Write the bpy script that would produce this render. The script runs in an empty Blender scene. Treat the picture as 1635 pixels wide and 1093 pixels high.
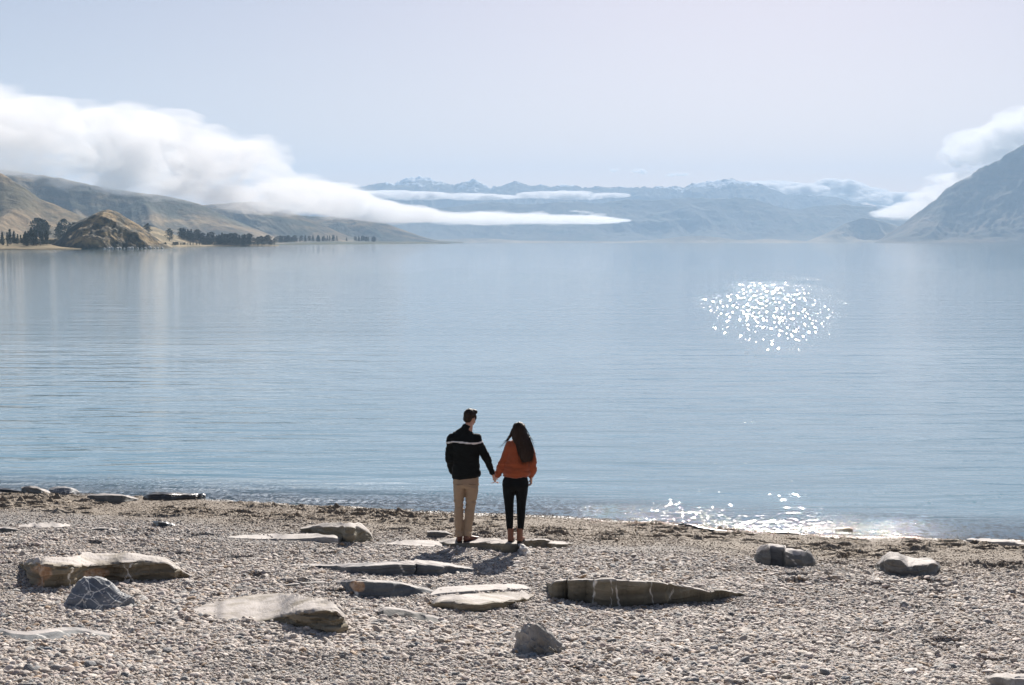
import bpy, bmesh, math, random
import numpy as np
from mathutils import Vector, Matrix, noise as mnoise

R = math.radians
rnd = random.Random(7)
S = bpy.context.scene
COL = S.collection

# ------------------------------------------------------------------ camera, sky, sun, exposure
FPX = 1635 * 50.0 / 36.0           # focal length in photo pixels
CX, CY, HOR = 817.5, 546.5, 386.0
CAMZ = 4.85
PITCH = math.atan((CY - HOR) / FPX)
SUN_AZ, SUN_EL = R(11.0), R(31.0)

cam_d = bpy.data.cameras.new('camera')
cam = bpy.data.objects.new('camera', cam_d)
COL.objects.link(cam)
cam.location = (0, 0, CAMZ)
cam.rotation_euler = (math.pi / 2 - PITCH, 0, 0)
cam_d.lens = 50; cam_d.sensor_width = 36
cam_d.clip_start = 0.1; cam_d.clip_end = 80000
S.camera = cam

world = bpy.data.worlds.new('World'); S.world = world
world.use_nodes = True
nt = world.node_tree
sky = nt.nodes.new('ShaderNodeTexSky'); sky.sky_type = 'NISHITA'
sky.sun_disc = False
sky.sun_elevation = SUN_EL; sky.sun_rotation = SUN_AZ
sky.altitude = 350; sky.air_density = 1.0; sky.dust_density = 0.7; sky.ozone_density = 2.5
bg = nt.nodes['Background']; bg.inputs[1].default_value = 0.05
tint = nt.nodes.new('ShaderNodeMix'); tint.data_type = 'RGBA'; tint.blend_type = 'MULTIPLY'; tint.inputs[0].default_value = 1
tint.inputs[7].default_value = (1.09, .815, .735, 1)
nt.links.new(sky.outputs[0], tint.inputs[6]); nt.links.new(tint.outputs[2], bg.inputs[0])

sd = bpy.data.lights.new('sun', 'SUN'); sun = bpy.data.objects.new('sun', sd); COL.objects.link(sun)
sd.energy = 5.0; sd.angle = R(0.53); sd.color = (1.0, 0.93, 0.85)
sdir = Vector((math.sin(SUN_AZ) * math.cos(SUN_EL), math.cos(SUN_AZ) * math.cos(SUN_EL), math.sin(SUN_EL)))
sun.rotation_euler = sdir.to_track_quat('Z', 'Y').to_euler()
sun.location = (20, 60, 60)

S.view_settings.view_transform = 'Standard'; S.view_settings.look = 'None'
S.view_settings.gamma = 1; S.view_settings.use_curve_mapping = False
S.view_settings.exposure = 0.95
cy = S.cycles
cy.max_bounces = 8; cy.diffuse_bounces = 3; cy.glossy_bounces = 3; cy.transmission_bounces = 4
cy.volume_bounces = 3; cy.transparent_max_bounces = 40
cy.use_denoising = True
try: cy.denoiser = 'OPENIMAGEDENOISE'; cy.denoising_input_passes = 'RGB_ALBEDO_NORMAL'
except Exception: pass
cy.sample_clamp_indirect = 6; cy.sample_clamp_direct = 0
cy.caustics_reflective = False; cy.caustics_refractive = False

# ------------------------------------------------------------------ helpers
cP, sP = math.cos(PITCH), math.sin(PITCH)
def ray(px, py):
    """direction of the view ray through a photo pixel, scaled to advance 1 m in y (arrays allowed)"""
    px = np.asarray(px, float); py = np.asarray(py, float)
    a = (px - CX) / FPX; b = (CY - py) / FPX
    y = cP + b * sP; z = -sP + b * cP
    return a / y, z / y
def at_y(px, py, Y):
    a, c = ray(px, py); return a * Y, Y, CAMZ + c * Y
def at_z(px, py, z):
    a, c = ray(px, py); Y = (z - CAMZ) / c; return a * Y, Y, z + 0 * Y

def _h(ix, iy, iz, s):
    n = (ix * 374761393 + iy * 668265263 + iz * 2147483647 + s * 1274126177) & 0xffffffff
    n = ((n ^ (n >> 13)) * 1274126177) & 0xffffffff
    n = ((n ^ (n >> 16)) * 2246822519) & 0xffffffff
    return ((n ^ (n >> 15)) & 0xffff) / 65535.0
def vnoise(x, y, z=0.0, s=0):
    x, y, z = np.broadcast_arrays(np.asarray(x, float), np.asarray(y, float), np.asarray(z, float))
    xi = np.floor(x).astype(np.int64); yi = np.floor(y).astype(np.int64); zi = np.floor(z).astype(np.int64)
    fx, fy, fz = x - xi, y - yi, z - zi
    fx = fx ** 3 * (fx * (fx * 6 - 15) + 10); fy = fy ** 3 * (fy * (fy * 6 - 15) + 10); fz = fz ** 3 * (fz * (fz * 6 - 15) + 10)
    r = 0
    for dx in (0, 1):
        for dy in (0, 1):
            for dz in (0, 1):
                w = (fx if dx else 1 - fx) * (fy if dy else 1 - fy) * (fz if dz else 1 - fz)
                r = r + w * _h(xi + dx, yi + dy, zi + dz, s)
    return r * 2 - 1
def fbm(x, y, z=0.0, o=4, s=0, g=0.5):
    r = 0; a = 1.0; t = 0
    for i in range(o):
        r = r + a * vnoise(x, y, z, s + i * 17); t += a; a *= g; x = x * 2.03 + 7.1; y = y * 2.03 + 3.7; z = np.asarray(z) * 2.03 + 1.9
    return r / t
def ridged(x, y, o=4, s=0, g=0.5):
    r = 0; a = 1.0; t = 0
    for i in range(o):
        r = r + a * (1 - np.abs(vnoise(x, y, 0, s + i * 13)) * 2); t += a; a *= g; x = x * 2.07 + 5.3; y = y * 2.07 + 1.3
    return r / t
def sstep(a, b, x):
    t = np.clip((np.asarray(x, float) - a) / (b - a), 0, 1); return t * t * (3 - 2 * t)

def mesh_obj(name, verts, faces, mat=None, parent=None, smooth=True, attrs=None):
    me = bpy.data.meshes.new(name)
    verts = np.asarray(verts, np.float32).reshape(-1, 3)
    if isinstance(faces, np.ndarray):
        n, k = faces.shape
        me.vertices.add(len(verts)); me.vertices.foreach_set('co', verts.ravel())
        me.loops.add(n * k); me.loops.foreach_set('vertex_index', faces.astype(np.int32).ravel())
        me.polygons.add(n); me.polygons.foreach_set('loop_start', np.arange(0, n * k, k, dtype=np.int32))
        try: me.polygons.foreach_set('loop_total', np.full(n, k, np.int32))
        except Exception: pass
        me.update(calc_edges=True)
    else:
        me.from_pydata([tuple(v) for v in verts], [], faces); me.update()
    if smooth: me.polygons.foreach_set('use_smooth', np.ones(len(me.polygons), bool))
    for k_, v_ in (attrs or {}).items():
        a = me.attributes.new(k_, 'FLOAT', 'POINT'); a.data.foreach_set('value', np.asarray(v_, np.float32).ravel())
    if mat: me.materials.append(mat)
    o = bpy.data.objects.new(name, me); COL.objects.link(o)
    if parent: o.parent = parent
    return o
def grid_faces(nr, nc, wrap=False):
    i = np.arange(nr - 1)[:, None]; j = np.arange(nc if wrap else nc - 1)[None, :]
    a = i * nc + j; b = i * nc + (j + 1) % nc; c = (i + 1) * nc + (j + 1) % nc; d = (i + 1) * nc + j
    return np.stack([a, b, c, d], -1).reshape(-1, 4)
def tag(o, label=None, cat=None, group=None, kind=None):
    if label: o['label'] = label
    if cat: o['category'] = cat
    if group: o['group'] = group
    if kind: o['kind'] = kind
    return o

class NT:
    """tiny node-tree helper"""
    def __init__(s, name):
        s.m = bpy.data.materials.new(name); s.m.use_nodes = True; s.t = s.m.node_tree
        s.b = s.t.nodes['Principled BSDF']; s.out = s.t.nodes['Material Output']
    def n(s, typ, **kw):
        nd = s.t.nodes.new('ShaderNode' + typ)
        for k, v in kw.items():
            if k.startswith('i_'):
                key = k[2:]; key = int(key) if key.isdigit() else key.replace('_', ' ')
                s.set(nd.inputs[key], v)
            else: setattr(nd, k, v)
        return nd
    def set(s, inp, v):
        if isinstance(v, bpy.types.NodeSocket): s.t.links.new(v, inp)
        else: inp.default_value = v
    def math(s, op, a, b=0.0, c=0.0, clamp=False):
        nd = s.t.nodes.new('ShaderNodeMath'); nd.operation = op; nd.use_clamp = clamp
        s.set(nd.inputs[0], a); s.set(nd.inputs[1], b); s.set(nd.inputs[2], c); return nd.outputs[0]
    def mix(s, f, a, b, blend='MIX'):
        nd = s.t.nodes.new('ShaderNodeMix'); nd.data_type = 'RGBA'; nd.blend_type = blend
        s.set(nd.inputs[0], f)
        for i, v in ((6, a), (7, b)):
            if isinstance(v, tuple) and len(v) == 3: v = v + (1,)
            s.set(nd.inputs[i], v)
        return nd.outputs[2]
    def ramp(s, f, stops, interp='LINEAR'):
        nd = s.t.nodes.new('ShaderNodeValToRGB'); cr = nd.color_ramp; cr.interpolation = interp
        while len(cr.elements) < len(stops): cr.elements.new(0.5)
        for e, (p, c) in zip(cr.elements, stops):
            e.position = p; e.color = (c, c, c, 1) if isinstance(c, (int, float)) else tuple(c) + (1,)
        s.set(nd.inputs[0], f); return nd.outputs[0]
    def smooth(s, x, a, b):
        nd = s.t.nodes.new('ShaderNodeMapRange'); nd.interpolation_type = 'SMOOTHSTEP'
        s.set(nd.inputs[0], x); nd.inputs[1].default_value = a; nd.inputs[2].default_value = b
        return nd.outputs[0]
    def noise(s, vec, scale, detail=4, rough=0.55, dist=0.0, out=0):
        nd = s.n('TexNoise'); nd.inputs['Scale'].default_value = scale; nd.inputs['Detail'].default_value = detail
        nd.inputs['Roughness'].default_value = rough; nd.inputs['Distortion'].default_value = dist
        s.set(nd.inputs['Vector'], vec); return nd.outputs[out]
    def mapv(s, vec, scale=(1, 1, 1), rot=(0, 0, 0), loc=(0, 0, 0)):
        nd = s.n('Mapping'); s.set(nd.inputs['Vector'], vec)
        nd.inputs['Scale'].default_value = scale; nd.inputs['Rotation'].default_value = rot; nd.inputs['Location'].default_value = loc
        return nd.outputs[0]
    def bump(s, h, strength=1.0, dist=1.0, normal=None):
        nd = s.n('Bump'); s.set(nd.inputs['Height'], h); s.set(nd.inputs['Strength'], strength); nd.inputs['Distance'].default_value = dist
        if normal is not None: s.set(nd.inputs['Normal'], normal)
        return nd.outputs[0]
    def attr(s, name, typ='GEOMETRY', out='Fac'):
        nd = s.n('Attribute'); nd.attribute_name = name; nd.attribute_type = typ; return nd.outputs[out]

def simple_mat(name, col, rough=0.7, **kw):
    t = NT(name); t.b.inputs['Base Color'].default_value = tuple(col) + (1,); t.b.inputs['Roughness'].default_value = rough
    for k, v in kw.items(): t.b.inputs[k.replace('_', ' ')].default_value = v
    return t.m

# ------------------------------------------------------------------ beach and lake bed
_sx = np.array([-400, 0, 150, 330, 600, 870, 1060, 1200, 1340, 1480, 1630, 2000.0])
_sy = np.array([765, 784, 789, 797, 811, 825, 836, 849, 855, 858, 863, 880.0])
_wx, _wy, _ = at_z(_sx, _sy, 0.0)
def shore(x):
    x = np.asarray(x, float)
    s = np.interp(x, _wx, _wy)
    s = np.where(x < _wx[0], _wy[0] + (x - _wx[0]) * -0.25, s)
    return s + 0.10 * vnoise(x * 1.1, 3.3, 0, 5) + 0.05 * vnoise(x * 3.7, 1.3, 0, 6)
HAZE_D = 0.000078
HOLL = []
_r = np.random.RandomState(4)
for k in range(1400):                                    # foot-printed hollows in the fine gravel by the water
    if len(HOLL) > 480: break
    x = _r.uniform(-9.6, 9.6); d = 0.45 + 3.6 * _r.beta(1.4, 1.5)
    y = float(shore(x)) - d
    if vnoise(x * 0.9, y * 0.9, 0, 71) < _r.uniform(-0.5, 0.25): continue
    s = _r.uniform(0.6, 1.25)
    HOLL.append((x, y, 0.155 * s * _r.uniform(.7, 1.4), 0.10 * s, _r.uniform(0.10, 0.16) * s, _r.uniform(-.5, .5)))
for k in range(230):                                    # hollows higher up the beach
    x = _r.uniform(-8, 8); y = _r.uniform(12.5, 20.8)
    if vnoise(x * 0.8, y * 0.8, 0, 72) < 0.0: continue
    s = _r.uniform(0.8, 1.5)
    HOLL.append((x, y, 0.13 * s * _r.uniform(.8, 1.5), 0.10 * s, _r.uniform(0.035, 0.06) * s, _r.uniform(-.5, .5)))
HOLL = np.array(HOLL)
def ground(x, y, hollows=True):
    x = np.asarray(x, float); y = np.asarray(y, float)
    d = shore(x) - y
    z = np.where(d > 0, 0.100 * d + 0.0006 * d * d * 0, 0.13 * d)
    z = np.where(d > 60, 6.0 + 0.02 * (d - 60), z)
    z = np.maximum(z, -30.0)
    k = sstep(-1.0, 0.8, d)
    z = z + k * (0.05 * fbm(x * 0.45, y * 0.45, 0, 3, 11) + 0.022 * fbm(x * 1.7, y * 2.1, 0, 3, 12) * 1.3 + 0.016 * fbm(x * 6, y * 7, 0, 2, 13))
    if hollows:
        sh = z.shape; xf, yf, zf = x.ravel(), y.ravel(), z.ravel().copy()
        if xf.size > 1:
            for hx, hy, rx, ry, dp, an in HOLL:
                m = np.where((np.abs(xf - hx) < rx * 2.2) & (np.abs(yf - hy) < ry * 2.4))[0]
                if len(m) == 0: continue
                u = (xf[m] - hx); v = (yf[m] - hy); ca, sa = math.cos(an), math.sin(an)
                q = np.sqrt(((u * ca + v * sa) / rx) ** 2 + ((-u * sa + v * ca) / ry) ** 2)
                # steep-rimmed dip with a small thrown-up rim
                zf[m] += -dp * (1 - sstep(0.72, 1.0, q)) + 0.22 * dp * np.exp(-((q - 1.25) / 0.22) ** 2)
        z = zf.reshape(sh)
    return z
_tx = np.arange(-13, 13.01, .06); _ty = np.arange(4, 34.01, .06)
_TG = ground(*np.meshgrid(_tx, _ty), False).tolist()
def g1(x, y):
    u = min(max((x + 13) / .06, 0), len(_tx) - 1.001); v = min(max((y - 4) / .06, 0), len(_ty) - 1.001)
    i, j = int(u), int(v); fu, fv = u - i, v - j; A, B = _TG[j], _TG[j + 1]
    return (A[i] * (1 - fu) + A[i + 1] * fu) * (1 - fv) + (B[i] * (1 - fu) + B[i + 1] * fu) * fv
def at_ground(px, py, dz=0.0):
    a, c = ray(px, py); a = float(a); c = float(c)
    lo, hi = 5.0, 60.0
    for _ in range(26):
        m = (lo + hi) / 2
        if CAMZ + c * m > max(g1(a * m, m), 0.0) + dz: lo = m
        else: hi = m
    return a * lo, lo, CAMZ + c * lo

def axis(dense0, dense1, step, far0, far1, fac=1.35):
    a = list(np.arange(dense0, dense1 + step / 2, step))
    s = step; v = a[-1]
    while v < far1: s *= fac; v += s; a.append(min(v, far1))
    s = step; v = a[0]; b = []
    while v > far0: s *= fac; v -= s; b.append(max(v, far0))
    return np.array(b[::-1] + a)
t = NT('beach_gravel'); tc = t.n('TexCoord').outputs['Object']
n1 = t.noise(tc, 55, 3, .6); n2 = t.noise(tc, 1.1, 4, .6); n3 = t.n('TexVoronoi', feature='F1'); n3.inputs['Scale'].default_value = 60; t.set(n3.inputs['Vector'], tc)
grey = t.ramp(n1, [(.3, (.10, .095, .088)), (.55, (.24, .225, .21)), (.75, (.40, .375, .35))])
brn = t.ramp(n1, [(.3, (.085, .068, .05)), (.5, (.22, .18, .135)), (.75, (.36, .30, .235))])
c = t.mix(t.attr('brown'), grey, brn)
c = t.mix(t.attr('wet'), c, (.05, .045, .036)); t.set(t.b.inputs['Base Color'], c)
t.set(t.b.inputs['Roughness'], t.mix(t.attr('wet'), (.85,) * 3, (.3,) * 3))
t.set(t.b.inputs['Normal'], t.bump(n3.outputs['Distance'], 0.7, 0.012))
GRAVEL = t.m
gx = axis(-9.7, 9.7, 0.032, -9000, 9000); gy = axis(10.2, 27.8, 0.034, -200, 22000)
X, Y = np.meshgrid(gx, gy)
Z = ground(X, Y)
D_ = shore(X) - Y
brown = sstep(5.2, 2.6, D_ + 0.9 * fbm(X * .8, Y * .8, 0, 3, 31)); wet = sstep(0.55, 0.1, D_ + 0.15 * fbm(X * 2, Y * 2, 0, 2, 32)) * .8
mesh_obj('beach', np.stack([X, Y, Z], -1), grid_faces(len(gy), len(gx)), GRAVEL, attrs={'brown': brown, 'wet': wet})['kind'] = 'structure'

# ------------------------------------------------------------------ lake
LAP_A = 1.2
t = NT('lake_water'); tc = t.n('TexCoord').outputs['Object']
sep = t.n('SeparateXYZ'); t.set(sep.inputs[0], tc); xx, yy = sep.outputs[0], sep.outputs[1]
# long low swell lines, short ripples, and fine chop; crests run across the view
sw = t.noise(t.mapv(tc, (0.10, 0.42, 1), (0, 0, R(-6))), 1.0, 3, .5, 0.3)
rp = t.noise(t.mapv(tc, (0.9, 3.4, 1), (0, 0, R(-4))), 1.0, 3, .55, 0.6)
ch = t.noise(t.mapv(tc, (5.5, 11, 1), (0, 0, R(9))), 1.0, 3, .6, 0.4)
ch2 = t.noise(t.mapv(tc, (22, 34, 1), (0, 0, R(-14))), 1.0, 2, .6, 0.4)
near = t.smooth(yy, 90, 25)
# patch of wind-roughened water, and the lapping edge
px_ = t.math('DIVIDE', xx, yy)
patchn = t.noise(t.mapv(tc, (.05, .012, 1)), 1.0, 2, .5)
wind = t.math('MULTIPLY', t.smooth(yy, 58, 78), t.smooth(yy, 330, 200))
lap = t.attr('lap')
amp_r = t.math('MULTIPLY', t.math('ADD', 0.008, t.math('MULTIPLY', near, 0.010)), t.math('ADD', .35, t.math('MULTIPLY', t.noise(t.mapv(tc, (.035, .12, 1)), 1.0, 3, .5), 1.3)))
h = t.math('MULTIPLY', sw, 0.10)
mw = t.noise(t.mapv(tc, (.26, 1.25, 1), (0, 0, R(5))), 1.0, 2, .45, .5)
h = t.math('ADD', h, t.math('MULTIPLY', mw, t.math('ADD', .012, t.math('MULTIPLY', near, .050))))
h = t.math('ADD', h, t.math('MULTIPLY', rp, amp_r))
h = t.math('ADD', h, t.math('MULTIPLY', ch, t.math('ADD', t.math('MULTIPLY', wind, .003), t.math('ADD', 0.0018, t.math('MULTIPLY', near, .0018)))))
h = t.math('ADD', h, t.math('MULTIPLY', ch2, t.math('ADD', t.math('MULTIPLY', wind, .0035), t.math('MULTIPLY', lap, .006))))
bn = t.bump(h, 1.0, 1.0)
def slopes(vec, amp):
    nd = t.n('TexNoise'); nd.inputs['Scale'].default_value = 1; nd.inputs['Detail'].default_value = 2.5; nd.inputs['Roughness'].default_value = .6; t.set(nd.inputs['Vector'], vec)
    a = t.n('VectorMath', operation='SUBTRACT'); t.set(a.inputs[0], nd.outputs['Color']); a.inputs[1].default_value = (.5, .5, .5)
    b = t.n('VectorMath', operation='MULTIPLY'); t.set(b.inputs[0], a.outputs[0]); b.inputs[1].default_value = (.5, 1, 0)
    c = t.n('VectorMath', operation='SCALE'); t.set(c.inputs[0], b.outputs[0]); t.set(c.inputs['Scale'], amp); return c.outputs[0]
def vadd(a, b):
    q = t.n('VectorMath', operation='ADD'); t.set(q.inputs[0], a); t.set(q.inputs[1], b); return q.outputs[0]
def facets(vec, mask, ay, ax, pw):
    """little wave facets: nearly all flat, a few tipped steeply toward the eye"""
    vo = t.n('TexVoronoi', feature='F1'); vo.inputs['Scale'].default_value = 1; t.set(vo.inputs['Vector'], vec)
    sp_ = t.n('SeparateColor'); t.set(sp_.inputs[0], vo.outputs['Color'])
    v = t.math('MULTIPLY', t.math('SUBTRACT', sp_.outputs[0], .5), 2.0); u = t.math('POWER', sp_.outputs[1], pw)
    x3 = t.math('MULTIPLY', t.math('MULTIPLY', t.math('MULTIPLY', v, v), v), ax)
    cb = t.n('CombineXYZ'); t.set(cb.inputs[0], t.math('MULTIPLY', x3, mask)); t.set(cb.inputs[1], t.math('MULTIPLY', t.math('MULTIPLY', u, -ay), mask)); return cb.outputs[0]
wn = t.noise(t.mapv(tc, (.16, .03, 1)), 1.0, 2, .5)
# a small gust patch on the water, about 45 m wide, out along the sun's bearing
gx_ = t.math('DIVIDE', t.math('SUBTRACT', t.math('DIVIDE', xx, yy), .187), .048); gy_ = t.math('DIVIDE', t.math('SUBTRACT', t.math('LOGARITHM', yy, 2.718), 4.66), .60)
gr_ = t.math('SQRT', t.math('ADD', t.math('MULTIPLY', gx_, gx_), t.math('MULTIPLY', gy_, gy_)))
gr_ = t.math('ADD', gr_, t.math('MULTIPLY', t.math('SUBTRACT', wn, .5), 1.3)); windg = t.smooth(gr_, 1.15, .85)
gpow = t.math("ADD", 9.5, t.math("MULTIPLY", t.math("MAXIMUM", gr_, 0.0), 15.0))
nearg = t.math('MULTIPLY', t.math('MULTIPLY', t.smooth(yy, 25.2, 26.2), t.smooth(yy, 28.6, 27.0)), t.smooth(t.noise(t.mapv(tc, (1.2, .8, 1)), 1.0, 2, .5), .50, .58))
bn = vadd(bn, facets(t.mapv(t.mapv(tc, (1, 1, 1), (0, 0, R(10.5))), (14, 1.0, 1)), windg, .28, .10, gpow))
bn = vadd(bn, facets(t.mapv(tc, (20, 8, 1)), nearg, .22, .06, 12.0))
bn = vadd(bn, slopes(t.mapv(tc, (13, 9, 1)), t.math('ADD', .035, t.math('MULTIPLY', lap, LAP_A))))
grough = t.math('ADD', .035, t.math('MULTIPLY', t.math('MAXIMUM', windg, nearg), .025))
_nn = t.n('VectorMath', operation='NORMALIZE'); t.set(_nn.inputs[0], bn); bn = _nn.outputs[0]
fres = t.n('Fresnel'); fres.inputs['IOR'].default_value = 1.333; t.set(fres.inputs['Normal'], bn)
gl = t.n('BsdfGlossy'); t.set(gl.inputs['Roughness'], grough); gl.inputs['Color'].default_value = (1, 1, 1, 1); t.set(gl.inputs['Normal'], bn)
body = t.n('BsdfDiffuse'); body.inputs['Color'].default_value = (.11, .225, .29, 1)
tr = t.n('BsdfTransparent'); tr.inputs['Color'].default_value = (.62, .78, .8, 1)
mx = t.n('MixShader'); t.set(mx.inputs[0], t.attr('shallow')); t.set(mx.inputs[1], body.outputs[0]); t.set(mx.inputs[2], tr.outputs[0])
m2 = t.n('MixShader'); t.set(m2.inputs[0], fres.outputs[0]); t.set(m2.inputs[1], mx.outputs[0]); t.set(m2.inputs[2], gl.outputs[0])
t.t.links.new(m2.outputs[0], t.out.inputs['Surface'])
WATER = t.m
wxs = axis(-12, 12, 0.12, -9000, 9000); wys = axis(21.5, 40, 0.12, 20, 21500, 1.2)
X, Y = np.meshgrid(wxs, wys)
D_ = Y - shore(X)
swell = 0.010 * np.sin((D_ + 0.5 * vnoise(X * .3, Y * .3, 0, 8)) * 2 * math.pi / 0.95) * sstep(6, 0, D_) * (0.5 + 0.5 * vnoise(X * .5, Y * .2, 0, 9))
shal = sstep(3.2, -0.1, D_) * .85
lapv = sstep(2.6, 0.2, D_ + .5 * vnoise(X * .7, Y * .7, 0, 10))
mesh_obj('lake', np.stack([X, Y, swell + 0 * X], -1), grid_faces(len(wys), len(wxs)), WATER, attrs={'shallow': shal, 'lap': lapv})['kind'] = 'structure'

# ------------------------------------------------------------------ mountains
def land_mat(name, dry, shade, rock, snow=None, scale=1.0, forest=.0):
    t = NT(name); g = t.n('NewGeometry'); tc = g.outputs['Position']
    sep = t.n('SeparateXYZ'); t.set(sep.inputs[0], tc)
    a = t.noise(t.mapv(tc, (1 / (420 * scale), 1 / (420 * scale), 1 / (160 * scale))), 1.0, 7, .62, .4)
    b = t.noise(t.mapv(tc, (1 / (70 * scale),) * 3), 1.0, 6, .65)
    c = t.mix(t.smooth(a, .38, .62), dry, shade)
    c = t.mix(t.math('MULTIPLY', t.smooth(b, .48, .68), .7), c, rock)
    if forest: c = t.mix(t.math('MULTIPLY', t.smooth(t.noise(tc, 1 / (260 * scale), 5, .6, .8), .53, .60), forest), c, (.025, .045, .028))
    if snow:
        zz = t.math('ADD', sep.outputs[2], t.math('MULTIPLY', t.math('SUBTRACT', b, .5), snow[1]))
        zz = t.math('ADD', zz, t.math('MULTIPLY', t.math('SUBTRACT', a, .5), snow[1] * 1.6))
        c = t.mix(t.smooth(zz, snow[0], snow[0] + 60), c, (.78, .80, .84))
    t.set(t.b.inputs['Base Color'], c); t.b.inputs['Roughness'].default_value = .95
    t.b.inputs['Specular IOR Level'].default_value = .05
    t.set(t.b.inputs['Normal'], t.bump(b, .8, 22 * scale))
    return t.m

def land(name, sky_pts, Yr, Yf, mat, spur=.35, sf=1.0, seed=0, N=500, M=90, p=1.3, rough=.012, back=.35, kind='structure', shape=None, shear=0.0):
    """terrain whose crest follows a skyline; spurs run from the crest to the shore"""
    P = np.array(sky_pts, float)
    px = np.linspace(P[0, 0], P[-1, 0], N)
    py = np.interp(px, P[:, 0], P[:, 1])
    a, c = ray(px, py)
    Yrr = Yr if np.isscalar(Yr) else np.interp(px, P[:, 0], Yr)
    Yff = Yf if np.isscalar(Yf) else np.interp(px, P[:, 0], Yf)
    Yrr = Yrr * np.ones(N); Yff = Yff * np.ones(N)
    H = np.maximum(CAMZ + c * Yrr, 0.0)
    tt = np.concatenate([np.linspace(-.05, 1, M), np.linspace(1, 1 + back, M // 4)[1:]])
    T, Hh = np.meshgrid(tt, H, indexing='ij')
    A = np.broadcast_to(a, T.shape); YR = np.broadcast_to(Yrr, T.shape); YF = np.broadcast_to(Yff, T.shape)
    YY = YF + (YR - YF) * T; XX = A * YY
    W = max(1.0, float(np.mean(Yrr - Yff)))
    tc = np.clip(T, 0, 1)
    prof = tc ** p if shape is None else np.interp(tc, [s[0] for s in shape], [s[1] for s in shape])
    drop = np.where(T > 1, (1 - (T - 1) / back * .9), 1)
    u = XX / W * 1.6 * sf; v = YY / W * .55 * sf; u = u + v * shear
    w = .35 * fbm(u * .8, v * 1.6, 0, 3, seed + 50)
    sp = 1 - ridged(u + w, v + w * .6, 5, seed, .52)
    env = np.minimum(1.0, tc * 2.2) * np.clip((1 - tc) * 1.35, 0, 1)
    z = Hh * drop * (prof - spur * env * sp * (.35 + prof))
    z = z + Hh * rough * fbm(XX / W * 22 * sf, YY / W * 22 * sf, 0, 4, seed + 9) * sstep(0, .15, tc)
    z = np.where(T <= 0, -3.0, z + .2)
    o = mesh_obj(name, np.stack([XX, YY, z], -1), grid_faces(len(tt), N), mat)
    o['kind'] = kind
    return o

F = [(380, 330), (450, 318), (500, 310), (550, 302), (565, 299), (575, 298), (590, 295), (600, 293), (607, 292), (615, 289), (622, 290), (630, 291), (638, 289), (645, 285), (655, 283), (662, 284), (670, 281), (676, 283), (688, 283), (692, 288), (705, 289), (715, 293), (725, 296), (732, 293), (740, 290), (748, 288), (757, 286), (763, 288), (770, 292), (777, 296), (783, 299), (790, 297), (800, 296), (812, 292), (822, 289), (828, 291), (835, 293), (842, 296), (850, 297), (858, 296), (865, 295), (873, 297), (880, 298), (887, 297), (895, 295), (905, 295), (920, 296), (930, 299), (940, 299), (950, 297), (960, 298), (975, 299), (990, 297), (1003, 300), (1015, 299), (1027, 297), (1040, 300), (1046, 297), (1050, 296), (1062, 297), (1072, 298), (1080, 296), (1090, 300), (1097, 297), (1105, 293), (1118, 292), (1130, 289), (1140, 289), (1150, 287), (1160, 286), (1170, 283), (1176, 287), (1185, 289), (1200, 291), (1208, 292), (1215, 294), (1230, 298), (1238, 302), (1245, 306), (1252, 310), (1260, 311), (1270, 309), (1280, 310), (1300, 313), (1312, 312), (1320, 313), (1335, 314), (1355, 320), (1380, 326), (1400, 328), (1430, 331), (1460, 336), (1520, 340)]
SNOWY = land_mat('snowy_range', (.13, .115, .09), (.07, .07, .065), (.05, .05, .05), (590, 400), 1.0)
land('far_snow_range', F, 15500, 12700, SNOWY, spur=.62, sf=3.2, seed=3, N=1100, M=130, p=.95, rough=.028)
MID = land_mat('blue_range', (.11, .10, .07), (.06, .06, .05), (.05, .05, .05), (620, 300), 1.2, .5)
G = [(430, 352), (560, 350), (640, 338), (720, 330), (780, 322), (850, 326), (900, 321), (960, 324), (1000, 318), (1040, 320), (1075, 317), (1113, 315), (1150, 317), (1185, 315), (1205, 318), (1222, 323), (1250, 331), (1276, 334), (1300, 329), (1349, 326), (1375, 329), (1397, 330), (1418, 341), (1447, 350), (1480, 360), (1540, 375)]
land('blue_forested_range', G, 11700, 10300, MID, spur=.45, sf=1.6, seed=21, N=700, M=90, p=1.0, rough=.02)
TAN = land_mat('dry_foothill', (.34, .27, .17), (.20, .17, .11), (.12, .11, .09), None, .8)
land('dry_foothill', [(1285, 386.3), (1310, 376), (1331, 367), (1350, 356), (1378, 347), (1395, 350), (1415, 355), (1440, 363), (1480, 378), (1500, 386)], 9600, 9250, TAN, spur=.4, sf=1.2, seed=5, N=200, M=60, p=1.1)
land('dry_lake_flats', [(620, 386.5), (700, 382), (760, 380), (790, 381), (830, 384), (1000, 385.6), (1040, 383), (1090, 377), (1120, 376), (1150, 379), (1180, 383), (1230, 381), (1260, 383), (1300, 385.6), (1340, 386.4)], 9300, 9100, TAN, spur=.4, sf=2, seed=6, N=400, M=30, p=1.0)
RIGHTM = land_mat('steep_mountain', (.15, .12, .085), (.055, .055, .045), (.09, .085, .08), None, .8, .3)
land('steep_mountain', [(1396, 386.4), (1407, 381), (1422, 370), (1440, 359), (1458, 345), (1477, 330), (1495, 317), (1509, 301), (1528, 290), (1535, 286), (1549, 281), (1564, 267), (1575, 264), (1586, 259), (1608, 245), (1620, 239), (1628, 232), (1645, 222), (1700, 190), (1800, 150), (2000, 120), (2300, 180), (2600, 330)], 8200, 6900, RIGHTM, spur=.5, sf=1.5, shear=-1.3, seed=8, N=700, M=120, p=1.0, rough=.035)

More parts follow.
